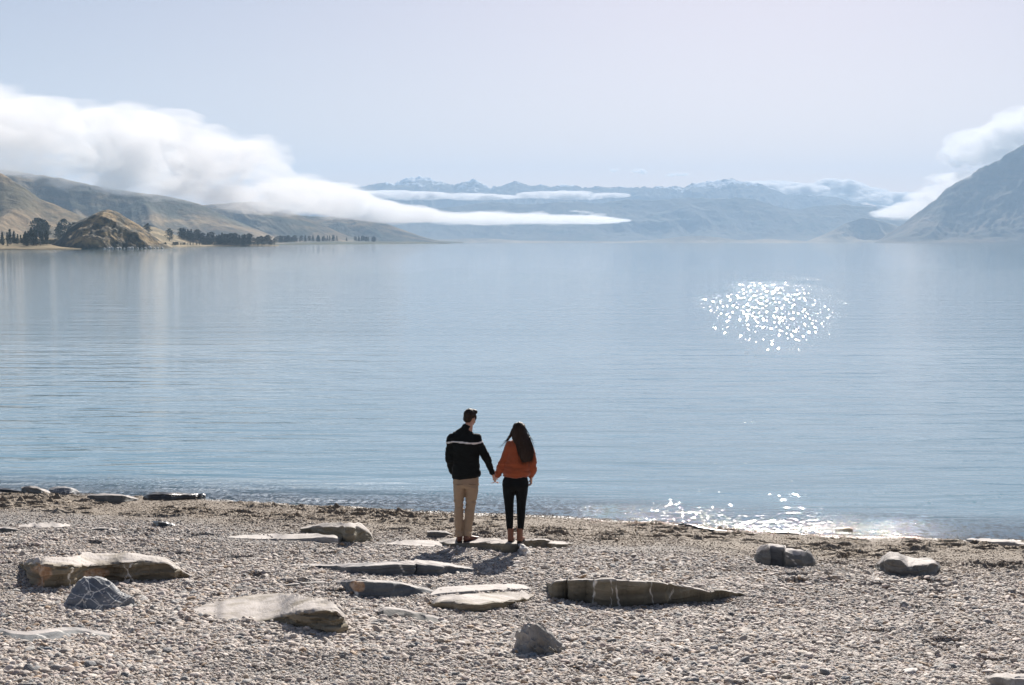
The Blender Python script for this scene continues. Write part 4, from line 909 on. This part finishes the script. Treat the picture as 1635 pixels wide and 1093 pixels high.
for i in range(46):
    py = 985 + 100 * cr2.random() ** .8; px = cr2.uniform(20, 1615); w = cr2.uniform(8, 13) * (py / 1040); c3 = cr2.choice(['grey', 'pale', 'tan', 'dark', 'grey', 'pale'])
    cobble(px, py, w, w * cr2.uniform(.55, .8), c3, {'grey': 'mid-grey', 'pale': 'whitish', 'tan': 'tan', 'dark': 'charcoal'}[c3] + ' palm-sized cobble among the small pebbles of the lower beach', 'larger cobbles scattered among the pebbles')
# ------------------------------------------------------------------ the couple
class El:
    """collects closed shapes that are then fused into one continuous surface"""
    def __init__(s): s.v, s.f = [], []
    def tube(s, pts, n=18):
        P = [Vector(p[0]) for p in pts]; b = len(s.v); m = len(P)
        for i, (p, q) in enumerate(zip(P, pts)):
            t = (P[min(i + 1, m - 1)] - P[max(i - 1, 0)]).normalized()
            side = Vector((1, 0, 0)) - t * t.x
            if side.length < .25: side = Vector((0, 1, 0)) - t * t.y
            side.normalize(); oth = t.cross(side)
            rx = q[1]; ry = q[2] if len(q) > 2 else rx
            for k in range(n):
                a = 2 * math.pi * k / n; s.v.append(p + side * (rx * math.cos(a)) + oth * (ry * math.sin(a)))
        for i in range(m - 1):
            for k in range(n): s.f.append((b + i * n + k, b + i * n + (k + 1) % n, b + (i + 1) * n + (k + 1) % n, b + (i + 1) * n + k))
        s.f.append(tuple(b + k for k in range(n))[::-1]); s.f.append(tuple(b + (m - 1) * n + k for k in range(n)))
    def ball(s, c, r, M=None, n=16):
        c = Vector(c); r = (r, r, r) if not hasattr(r, '__len__') else r; b = len(s.v); h = n // 2
        for i in range(1, h):
            th = math.pi * i / h
            for k in range(n):
                a = 2 * math.pi * k / n; v = c + Vector((r[0] * math.sin(th) * math.cos(a), r[1] * math.sin(th) * math.sin(a), r[2] * math.cos(th)))
                s.v.append(M @ v if M else v)
        for i in range(h - 2):
            for k in range(n): s.f.append((b + i * n + k, b + (i + 1) * n + k, b + (i + 1) * n + (k + 1) % n, b + i * n + (k + 1) % n))
        s.f.append(tuple(b + k for k in range(n))); s.f.append(tuple(b + (h - 2) * n + k for k in range(n))[::-1])
    def limb(s, pts): # round tapered limb with ball ends
        s.tube([(p, r) for p, r in pts]); s.ball(pts[0][0], pts[0][1] * .99); s.ball(pts[-1][0], pts[-1][1] * .99)
        for p, r in pts[1:-1]: s.ball(p, r * .995)
    def fuse(s, name, mat, parent, vox=.008, smooth=4, wr=None, seed=0):
        o = mesh_obj(name, [tuple(v) for v in s.v], s.f, None)
        bm = bmesh.new(); bm.from_mesh(o.data); bmesh.ops.recalc_face_normals(bm, faces=bm.faces); bm.to_mesh(o.data); bm.free()
        md = o.modifiers.new('r', 'REMESH'); md.mode = 'VOXEL'; md.voxel_size = vox
        if smooth: m2 = o.modifiers.new('s', 'SMOOTH'); m2.iterations = smooth; m2.factor = .6
        dg = bpy.context.evaluated_depsgraph_get(); me = bpy.data.meshes.new_from_object(o.evaluated_get(dg)); o.modifiers.clear(); me.name = name
        n = len(me.vertices); co = np.empty(n * 3, np.float32); me.vertices.foreach_get('co', co); co = co.reshape(-1, 3).astype(float)
        if wr:
            nn = np.empty(n * 3, np.float32); me.vertices.foreach_get('normal', nn); nn = nn.reshape(-1, 3)
            co = co + nn * wr(co)[:, None]; me.vertices.foreach_set('co', co.astype(np.float32).ravel())
        me.polygons.foreach_set('use_smooth', np.ones(len(me.polygons), bool)); me.materials.clear(); me.materials.append(mat); me.update()
        o.data = me; o.parent = parent; return o

def cloth_mat(name, col, weave=900, rough=.9, var=.25, sheen=.3, ribs=False):
    t = NT(name); tc = t.n('TexCoord').outputs['Object']
    n = t.noise(tc, 14, 4, .6); f = t.noise(tc, weave, 2, .5)
    c = t.mix(n, tuple(v * (1 - var) for v in col), tuple(min(1, v * (1 + var)) for v in col)); t.set(t.b.inputs['Base Color'], c)
    t.b.inputs['Roughness'].default_value = rough; t.b.inputs['Sheen Weight'].default_value = sheen; t.b.inputs['Sheen Roughness'].default_value = .4; t.b.inputs['Specular IOR Level'].default_value = .15
    h = f
    if ribs:
        wv = t.n('TexWave'); wv.wave_type = 'BANDS'; wv.bands_direction = 'X'; wv.inputs['Scale'].default_value = 28; wv.inputs['Distortion'].default_value = 1.5; t.set(wv.inputs['Vector'], tc); h = t.math('ADD', f, wv.outputs['Fac'])
    t.set(t.b.inputs['Normal'], t.bump(h, .5, .003)); return t.m
SKIN = simple_mat('skin', (.50, .29, .21), .5, Subsurface_Weight=.15, Subsurface_Scale=.02)
SKIN2 = simple_mat('fair_skin', (.56, .34, .25), .5, Subsurface_Weight=.15, Subsurface_Scale=.02)
BLACKJ = cloth_mat('black_knit', (.0085, .011, .0115), sheen=.08); STRIPE = cloth_mat('white_knit', (.72, .72, .72))
CHINO = cloth_mat('tan_chino', (.36, .27, .19), sheen=.1, var=.1); LEATHER = simple_mat('brown_leather', (.13, .045, .025), .45)
RUST = cloth_mat('rust_knit', (.31, .078, .034), 500, sheen=.5, ribs=True, var=.15); BLACKP = cloth_mat('black_denim', (.008, .009, .010), sheen=.05)
BOOT = simple_mat('tan_suede', (.20, .085, .05), .75); SOLE = simple_mat('dark_rubber', (.02, .018, .016), .8)
def hair_mat(name, a, b):
    t = NT(name); tc = t.n('TexCoord').outputs['Object']; n = t.noise(t.mapv(tc, (90, 90, 5)), 1, 3, .6)
    t.set(t.b.inputs['Base Color'], t.mix(n, a, b)); t.b.inputs['Roughness'].default_value = .5; t.b.inputs['Specular IOR Level'].default_value = .25
    t.set(t.b.inputs['Normal'], t.bump(n, .8, .01)); return t.m
HAIRM = hair_mat('dark_brown_hair', (.009, .006, .004), (.036, .020, .013)); HAIRW = hair_mat('long_brown_hair', (.007, .0045, .003), (.040, .018, .010))
EYEW = simple_mat('eye_white', (.7, .68, .65), .3); IRIS = simple_mat('iris', (.05, .035, .02), .2); LIP = simple_mat('lip', (.42, .16, .14), .5)

def head(el, M, k=1.0):
    """skull, jaw, nose, brow, cheeks and ears; local +y is where the face looks"""
    b = lambda c, r: el.ball([v * k for v in c], [v * k for v in r], M)
    b((0, -.012, .028), (.073, .092, .086)); b((0, .022, -.040), (.058, .062, .062)); b((0, .045, -.078), (.034, .034, .024))
    b((0, .082, -.008), (.011, .013, .024)); b((0, .094, -.024), (.014, .013, .010)); b((0, .066, .022), (.050, .018, .012))
    for s_ in (-1, 1):
        b((s_ * .034, .058, -.026), (.022, .022, .020)); b((s_ * .076, -.006, -.006), (.009, .018, .030)); b((s_ * .080, -.014, .004), (.006, .014, .020))
    b((0, .078, -.050), (.021, .010, .0055)); b((0, .077, -.059), (.018, .010, .0055))
def face_bits(M, k, parent, mul=1.0):
    for s_ in (-1, 1):
        e = El(); e.ball((s_ * .031 * k, .066 * k, .004 * k), .0125 * k, M, 12); o = mesh_obj('eye', [tuple(v) for v in e.v], e.f, EYEW, parent)
        e = El(); e.ball((s_ * .031 * k, .075 * k, .004 * k), .0052 * k, M, 10); mesh_obj('iris', [tuple(v) for v in e.v], e.f, IRIS, o)
        e = El(); e.tube([(M @ Vector((s_ * .018 * k, .083 * k, .026 * k)), .004 * k), (M @ Vector((s_ * .034 * k, .080 * k, .030 * k)), .004 * k), (M @ Vector((s_ * .049 * k, .067 * k, .025 * k)), .0025 * k)], 8); mesh_obj('eyebrow', [tuple(v) for v in e.v], e.f, HAIRM, parent)
    e = El(); e.ball((0, .0855 * k, -.0545 * k), (.019 * k, .006 * k, .0065 * k), M, 12); mesh_obj('lips', [tuple(v) for v in e.v], e.f, LIP, parent)
def hand(el, w, d, across, thumb_dir, curl, k=1.0):
    """palm + four unequal bent fingers + thumb; w wrist, d along the hand, across from index to little finger, curl: direction fingers bend to"""
    w, d, across, curl, td = [Vector(v) for v in (w, d, across, curl, thumb_dir)]
    d.normalize(); across.normalize(); curl.normalize(); td.normalize()
    kn = w + d * .085 * k
    for f in (-.55, -.2, .2, .55): el.limb([(w + across * f * .045 * k, .0155 * k), (kn + across * f * .062 * k, .0125 * k)])
    for i, (f, L_) in enumerate(((-.6, .070), (-.2, .078), (.2, .073), (.6, .058))):
        L_ *= k; a = kn + across * f * .065 * k; b = a + (d * .85 + curl * .5).normalized() * L_ * .48
        c = b + (d * .35 + curl * .95).normalized() * L_ * .32; e = c + (curl * 1.0 - d * .25).normalized() * L_ * .24
        el.limb([(a, .0092 * k), (b, .0085 * k), (c, .0078 * k), (e, .0066 * k)])
    a = w + d * .022 * k + td * .016 * k; b = a + (td * .9 + d * .7).normalized() * .038 * k; c = b + (d * .9 + td * .15 + curl * .5).normalized() * .030 * k; e = c + (d * .6 + curl * .7).normalized() * .022 * k
    el.limb([(a, .0140 * k), (b, .0115 * k), (c, .0098 * k), (e, .0080 * k)])
def root_at(px, py, name='person'):
    bpy.context.view_layer.update()
    dg = bpy.context.evaluated_depsgraph_get(); a, c = [float(v) for v in ray(px, py)]
    d = Vector((a, 1, c)).normalized()
    hit, loc, nrm, idx, ob, _ = S.ray_cast(dg, Vector((0, 0, CAMZ)) + d * 12, d)
    n = 0
    while hit and ob.name.startswith(('haze', 'pebbles')) and n < 30:
        hit, loc, nrm, idx, ob, _ = S.ray_cast(dg, loc + d * .002, d); n += 1
    zc = loc.y * cP + (CAMZ - loc.z) * sP
    return loc, zc / FPX * 115.7

# ---- man
loc, sc = root_at(742, 864.5)
man_loc, man_sc = loc, sc
def wr_jacket(co):
    x, y, z = co.T
    n = .012 * fbm(x * 5, y * 5, z * 16, 3, 5) + .007 * ridged(x * 7 + z * 5, z * 22 + x * 6, 2, 6)
    return n + .010 * sstep(.97, .90, z) * vnoise(x * 14, y * 14, z * 4, 7) - .004 * np.exp(-((z - .895) / .012) ** 2)
def wr_trous(co):
    x, y, z = co.T
    kn = np.exp(-((z - .50) / .10) ** 2) + 1.3 * np.exp(-((z - .13) / .07) ** 2) + .8 * np.exp(-((z - .76) / .06) ** 2)
    return .006 * fbm(x * 9, y * 9, z * 12, 3, 15) + .014 * kn * vnoise(x * 9 + z * 9, y * 6, z * 32, 16)
MH = Matrix.Translation((.078, .022, 1.672)) @ Matrix.Rotation(R(-34), 4, 'Z') @ Matrix.Rotation(R(-14), 4, 'X') @ Matrix.Rotation(R(4), 4, 'Y')
b = El()
head(b, MH)
b.limb([((.045, -.012, 1.46), .062), ((.062, .0, 1.60), .056)])
b.tube([((.01, 0, .84), .14, .09), ((.01, 0, 1.0), .145, .09), ((0, 0, 1.2), .165, .10), ((0, 0, 1.38), .18, .10), ((.01, 0, 1.47), .12, .07), ((.03, 0, 1.51), .06, .05)])
b.limb([((-.17, 0, 1.40), .055), ((-.205, -.01, 1.13), .042), ((-.165, .13, .93), .030)])
b.limb([((.18, 0, 1.39), .052), ((.295, -.01, 1.16), .040), ((.388, .02, .925), .029)])
for s_, pts in ((-1, [((-.075, 0, .84), .085), ((-.08, .0, .52), .052), ((-.078, -.01, .30), .048), ((-.072, -.02, .06), .036)]), (1, [((.085, 0, .84), .088), ((.078, .005, .52), .054), ((.060, -.01, .30), .050), ((.040, -.02, .06), .036)])): b.limb(pts)
b.limb([((-.072, -.02, .05), .036), ((-.075, .14, .035), .028)]); b.limb([((.040, -.02, .05), .036), ((.11, .10, .035), .028)])
hand(b, (-.162, .135, .925), (.25, .55, -1), (.1, -1, -.2), (.3, .9, .1), (.7, .3, -.3))
hand(b, (.390, .022, .918), (.22, .08, -1), (.15, -1, 0), (.5, .9, 0), (1, .1, -.1))
body = b.fuse('person', SKIN, None, .0065, 3)
body.location = loc; body.scale = (sc, sc, sc * 1.02)
tag(body, 'man in black sweater with white chest stripe and tan trousers, holding hands, seen from behind', 'person')
man = body
face_bits(MH, 1.0, man)
j = El()
j.tube([((.03, .0, .868), .176, .118), ((.028, 0, .885), .188, .126), ((.024, 0, .96), .192, .125), ((.018, 0, 1.06), .186, .122), ((.008, 0, 1.20), .192, .124), ((.002, 0, 1.33), .202, .122), ((.004, 0, 1.41), .195, .112), ((.008, 0, 1.465), .155, .092), ((.018, -.004, 1.51), .100, .078), ((.030, -.006, 1.545), .075, .070), ((.042, -.006, 1.59), .066, .064), ((.045, -.006, 1.60), .055, .055)], 32)
j.limb([((-.165, 0, 1.405), .074), ((-.198, -.01, 1.25), .064), ((-.208, -.012, 1.12), .057), ((-.188, .06, 1.02), .050), ((-.165, .125, .935), .041)])
j.limb([((.165, 0, 1.40), .073), ((.232, -.008, 1.27), .062), ((.298, -.012, 1.15), .054), ((.345, .006, 1.03), .046), ((.384, .02, .938), .038)])
jk = j.fuse('sweater', BLACKJ, man, .0085, 5, wr_jacket)
# the white stripe: a thin band of its own lying on the sweater
me = jk.data; bm = bmesh.new(); bm.from_mesh(me); bm.normal_update()
def band(p):
    z0 = 1.372 - .022 * float(sstep(-.10, .17, p.x)) if p.x < .165 else 1.350 + (p.x - .165) * .20
    if p.x < -.16: z0 = 1.372 - (-.16 - p.x) * .22
    return abs(p.z - z0) < .0105
keep = [f for f in bm.faces if band(f.calc_center_median())]
bmesh.ops.delete(bm, geom=[f for f in bm.faces if f not in set(keep)], context='FACES')
for v in bm.verts: v.co += v.normal * .003
r_ = bmesh.ops.extrude_face_region(bm, geom=bm.faces[:])
for v in [g for g in r_['geom'] if isinstance(g, bmesh.types.BMVert)]: v.co -= v.normal * .0025
sm = bpy.data.meshes.new('stripe'); bm.to_mesh(sm); bm.free(); sm.materials.clear(); sm.materials.append(STRIPE)
so = bpy.data.objects.new('stripe', sm); COL.objects.link(so); so.parent = jk
tt_ = El()
tt_.tube([((.022, 0, .925), .170, .108), ((.020, 0, .86), .178, .118), ((.018, -.006, .79), .180, .128), ((.016, -.004, .745), .150, .112)], 28)
tt_.tube([((-.068, -.004, .80), .086, .112), ((-.078, 0, .69), .080, .098), ((-.078, .006, .60), .072, .088), ((-.076, .008, .52), .063, .075), ((-.080, -.006, .40), .062, .072), ((-.082, -.014, .30), .060, .069), ((-.076, -.018, .18), .055, .062), ((-.072, -.020, .085), .052, .060)], 22)
tt_.tube([((.092, -.004, .80), .096, .114), ((.102, 0, .69), .090, .100), ((.092, .006, .60), .079, .090), ((.078, .010, .52), .070, .078), ((.070, -.004, .40), .067, .074), ((.062, -.012, .30), .065, .071), ((.048, -.018, .18), .057, .064), ((.038, -.020, .085), .054, .061)], 22)
tro = tt_.fuse('trousers', CHINO, man, .0085, 4, wr_trous)
dark = simple_mat('pocket_seam', (.10, .07, .05), .9)
for s_ in (-1, 1):                                         # back pocket welts
    e = El(); cx_ = .020 + s_ * .088; e.tube([((cx_ - .05, -.128, .805 + s_ * .004), .0035), ((cx_, -.137, .797), .0035), ((cx_ + .05, -.128, .805 - s_ * .004), .0035)], 8); mesh_obj('pocket_welt', [tuple(v) for v in e.v], e.f, dark, tro)
def shoe(parent, ax, ay, ang, mat, L_=.275, k=1.0, nm='shoe', shaft=None):
    c_, s_ = math.cos(ang), math.sin(ang)
    q = lambda u, v, z: (ax + v * c_ + u * s_, ay + u * c_ - v * s_, z)      # u forward, v sideways
    e = El()
    e.tube([(q(-.052, 0, .040), .030, .030), (q(-.035, 0, .046), .038, .040), (q(.02, 0, .052), .040, .044), (q(.09, 0, .042), .043, .034), (q(.15, 0, .034), .044, .026), (q(L_ - .085, 0, .030), .034, .022), (q(L_ - .058, 0, .026), .018, .014)], 16)
    e.limb([(q(-.012, 0, .055), .041), (q(-.010, 0, .088), .042)])
    if shaft: e.tube([(q(-.012, 0, .05), .043, .046), (q(-.012, 0, .10), .042, .047), (q(-.010, 0, .16), .043, .046), (q(-.010, 0, shaft), .047, .050)], 18)
    o = e.fuse(nm, mat, parent, .006, 3)
    e = El(); e.ball(q(.055, 0, .012), (.046, .046, .013)); V_ = []
    rs = [(-.056, .022), (-.045, .034), (0, .040), (.08, .044), (.14, .046), (L_ - .09, .036), (L_ - .060, .018)]
    lo = [q(u, w, 0.0) for u, w in rs] + [q(u, -w, 0.0) for u, w in rs[::-1]]; hi = [q(u, w, .020) for u, w in rs] + [q(u, -w, .020) for u, w in rs[::-1]]
    n = len(lo); mesh_obj('sole', lo + hi, [tuple(range(n))[::-1], tuple(range(n, 2 * n))] + [(i, (i + 1) % n, n + (i + 1) % n, n + i) for i in range(n)], SOLE, o, smooth=False)
    if nm == 'boot':
        lo = [q(u, v, 0) for u, v in ((-.052, -.028), (-.052, .028), (-.01, .03), (-.01, -.03))]; hi = [(a_, b_, .036) for a_, b_, _ in lo]
        mesh_obj('heel', lo + hi, [(3, 2, 1, 0), (4, 5, 6, 7)] + [(i, (i + 1) % 4, 4 + (i + 1) % 4, 4 + i) for i in range(4)], SOLE, o, smooth=False)
    return o
shoe(man, -.068, -.02, R(-4), LEATHER); shoe(man, .036, -.02, R(52), LEATHER)
hh = El(); kb = lambda c, r: hh.ball(c, r, MH)
kb((0, -.024, .052), (.083, .094, .080)); kb((0, -.060, .0), (.070, .052, .062)); kb((0, .045, .098), (.058, .046, .030)); kb((.02, .02, .108), (.05, .06, .028))
for s_ in (-1, 1): kb((s_ * .068, .012, .022), (.012, .028, .036))
hh.fuse('hair', HAIRM, man, .005, 1, lambda co: .0065 * ridged(co[:, 0] * 42 + co[:, 2] * 14, co[:, 1] * 42, 3, 21) + .006 * fbm(co[:, 0] * 26, co[:, 1] * 26, co[:, 2] * 26, 2, 22))

# ---- woman
loc, sc = root_at(823, 866)
WH = Matrix.Translation((.048, .006, 1.528)) @ Matrix.Rotation(R(16), 4, 'Z') @ Matrix.Rotation(R(-8), 4, 'X') @ Matrix.Rotation(R(-4), 4, 'Y')
b = El()
head(b, WH, .93)
b.limb([((.045, -.01, 1.36), .050), ((.048, 0, 1.46), .045)])
b.tube([((.0, 0, .84), .15, .09), ((.01, 0, .98), .12, .08), ((.03, 0, 1.15), .13, .085), ((.045, 0, 1.28), .145, .08), ((.045, 0, 1.36), .10, .06), ((.045, 0, 1.40), .05, .045)])
b.limb([((-.085, 0, 1.32), .042), ((-.165, -.005, 1.11), .034), ((-.250, .02, .915), .024)])
b.limb([((.175, 0, 1.32), .042), ((.232, -.01, 1.10), .034), ((.218, .035, .885), .024)])
b.limb([((-.088, 0, .82), .085), ((-.085, .0, .47), .050), ((-.080, -.01, .28), .044), ((-.066, -.015, .06), .032)])
b.limb([((.085, 0, .82), .085), ((.078, .0, .47), .050), ((.074, -.01, .28), .044), ((.058, -.015, .06), .032)])
b.limb([((-.066, -.015, .05), .030), ((-.06, .11, .035), .024)]); b.limb([((.058, -.015, .05), .030), ((.062, .11, .035), .024)])
hand(b, (-.252, .022, .912), (-.34, .02, -1), (0, -1, .1), (-.4, .9, 0), (-1, -.2, -.1), .88)
hand(b, (.218, .036, .885), (.0, .12, -1), (.15, -1, -.1), (-.3, .9, 0), (-1, .1, -.2), .88)
wo = b.fuse('person', SKIN2, None, .0065, 3)
wo.location = loc; wo.scale = (sc, sc, sc * 1.02)
tag(wo, 'woman with long dark hair, rust sweater, black jeans and brown ankle boots', 'person')
face_bits(WH, .93, wo)
j = El()
j.tube([((.012, 0, .905), .168, .118), ((.012, 0, .925), .180, .128), ((.014, 0, .965), .190, .136), ((.022, 0, 1.04), .186, .132), ((.032, 0, 1.14), .176, .124), ((.040, 0, 1.24), .170, .114), ((.045, 0, 1.32), .160, .102), ((.046, 0, 1.37), .122, .084), ((.046, -.002, 1.405), .078, .066), ((.046, -.002, 1.425), .060, .056)], 32)
j.limb([((-.075, 0, 1.325), .066), ((-.128, -.006, 1.21), .060), ((-.168, -.008, 1.10), .057), ((-.214, .006, 1.0), .053), ((-.240, .018, .94), .045), ((-.248, .02, .915), .033)])
j.limb([((.168, 0, 1.325), .066), ((.215, -.008, 1.21), .060), ((.236, -.010, 1.09), .056), ((.232, .012, .98), .052), ((.220, .030, .915), .043), ((.218, .034, .89), .032)])
def wr_sweat(co):
    x, y, z = co.T
    return .012 * fbm(x * 6, y * 6, z * 12, 3, 35) + .011 * ridged(x * 8 + z * 9, z * 18, 2, 36) * sstep(1.3, 1.0, z) + .004 * np.exp(-((z - .955) / .02) ** 2)
j.fuse('sweater', RUST, wo, .0085, 5, wr_sweat)
p = El()
p.tube([((.008, 0, .945), .150, .100), ((.006, 0, .90), .158, .106), ((.002, -.006, .84), .180, .124), ((.0, -.012, .785), .186, .132), ((.0, -.006, .735), .150, .112)], 28)
p.tube([((-.086, -.006, .79), .094, .118), ((-.093, 0, .69), .084, .098), ((-.090, .004, .58), .070, .082), ((-.086, .006, .47), .060, .068), ((-.082, -.008, .35), .055, .062), ((-.079, -.012, .26), .048, .053), ((-.077, -.014, .185), .043, .047)], 22)
p.tube([((.084, -.006, .79), .094, .118), ((.085, 0, .69), .083, .098), ((.082, .004, .58), .071, .082), ((.078, .006, .47), .062, .068), ((.076, -.008, .35), .056, .062), ((.074, -.012, .26), .049, .053), ((.070, -.014, .185), .043, .047)], 22)
p.fuse('jeans', BLACKP, wo, .0085, 4, lambda co: .003 * fbm(co[:, 0] * 10, co[:, 1] * 10, co[:, 2] * 26, 3, 44))
shoe(wo, -.066, -.012, R(6), BOOT, .245, nm='boot', shaft=.205); shoe(wo, .062, -.012, R(12), BOOT, .245, nm='boot', shaft=.205)
h = El()
h.ball((0, -.012, .036), (.086, .098, .082), WH)
h.tube([((.048, -.022, 1.60), .075, .075), ((.050, -.030, 1.53), .100, .088), ((.062, -.048, 1.46), .112, .078), ((.100, -.082, 1.40), .118, .058), ((.128, -.108, 1.32), .116, .044), ((.144, -.126, 1.24), .106, .038), ((.154, -.136, 1.17), .088, .032), ((.162, -.138, 1.125), .058, .022)], 28)
h.tube([((-.030, .03, 1.545), .022, .030), ((-.058, .045, 1.47), .020, .026), ((-.092, .060, 1.41), .014, .018), ((-.118, .066, 1.375), .008, .010)], 12)
hw = h.fuse('hair', HAIRW, wo, .006, 3, lambda co: .012 * ridged(co[:, 0] * 30 - co[:, 2] * 6, co[:, 1] * 18 + co[:, 2] * 1.5, 3, 51) - .004)
# separate locks lying over the mass, ragged at the tips, and a few wind-blown strands
e = El(); hr = random.Random(5)
def lock(pts, r):
    P = [Vector(p_) for p_ in pts]; out = []
    for i in range(9):
        f = i / 8 * (len(P) - 1); k = min(int(f), len(P) - 2); g = f - k
        p0, p1, p2, p3 = P[max(k - 1, 0)], P[k], P[k + 1], P[min(k + 2, len(P) - 1)]
        q = .5 * ((2 * p1) + (p2 - p0) * g + (2 * p0 - 5 * p1 + 4 * p2 - p3) * g * g + (3 * p1 - p0 - 3 * p2 + p3) * g ** 3)
        out.append((q, r * (1 - .75 * (i / 8) ** 2)))
    e.tube(out, 6)
for i in range(130):
    a = hr.uniform(-1.25, 1.25); sa, ca = math.sin(a), math.cos(a)
    z1 = hr.uniform(1.05, 1.20)
    lock([(.048 + .078 * sa, -.012 - .085 * ca, 1.60 + .02 * ca), (.052 + .108 * sa, -.03 - .086 * ca, 1.52), (.066 + .118 * sa, -.045 - .080 * ca, 1.45), (.108 + .120 * sa, -.085 - .058 * ca, 1.38), (.138 + .116 * sa + hr.gauss(0, .006), -.112 - .046 * ca, 1.28), (.158 + .092 * sa + hr.gauss(0, .020), -.13 - .034 * ca, z1 + .04 * abs(sa))], hr.uniform(.0022, .0055))
for i in range(16):
    lock([(-.028, .02 + hr.uniform(-.03, .03), 1.57), (-.058 + hr.gauss(0, .008), .035, 1.48), (-.10 + hr.gauss(0, .010), .05, 1.41), (-.13 + hr.gauss(0, .02), .055, 1.36 + hr.uniform(-.03, .02))], hr.uniform(.0015, .0035))
for i in range(7):
    lock([(-.05, .04, 1.49), (-.11, .05, 1.41), (-.17 + hr.gauss(0, .01), .05, 1.34 + hr.gauss(0, .01)), (-.225 + hr.gauss(0, .018), .05, 1.285 + hr.gauss(0, .015))], .0013)
for i in range(26):
    s_ = hr.choice((-1, 1)); a = hr.uniform(.8, 1.5)
    lock([(.05 + s_ * .07, -.02, 1.60), (.055 + s_ * .108 * a ** .2, -.03, 1.52 + hr.gauss(0, .01)), (.08 + (.13 if s_ > 0 else -.09), -.05, 1.44), (.13 + (.12 if s_ > 0 else -.10) + hr.gauss(0, .012), -.09, 1.36 + hr.gauss(0, .02))], hr.uniform(.0009, .002))
lk = mesh_obj('lock', [tuple(v) for v in e.v], e.f, HAIRW, hw); lk['kind'] = 'stuff'
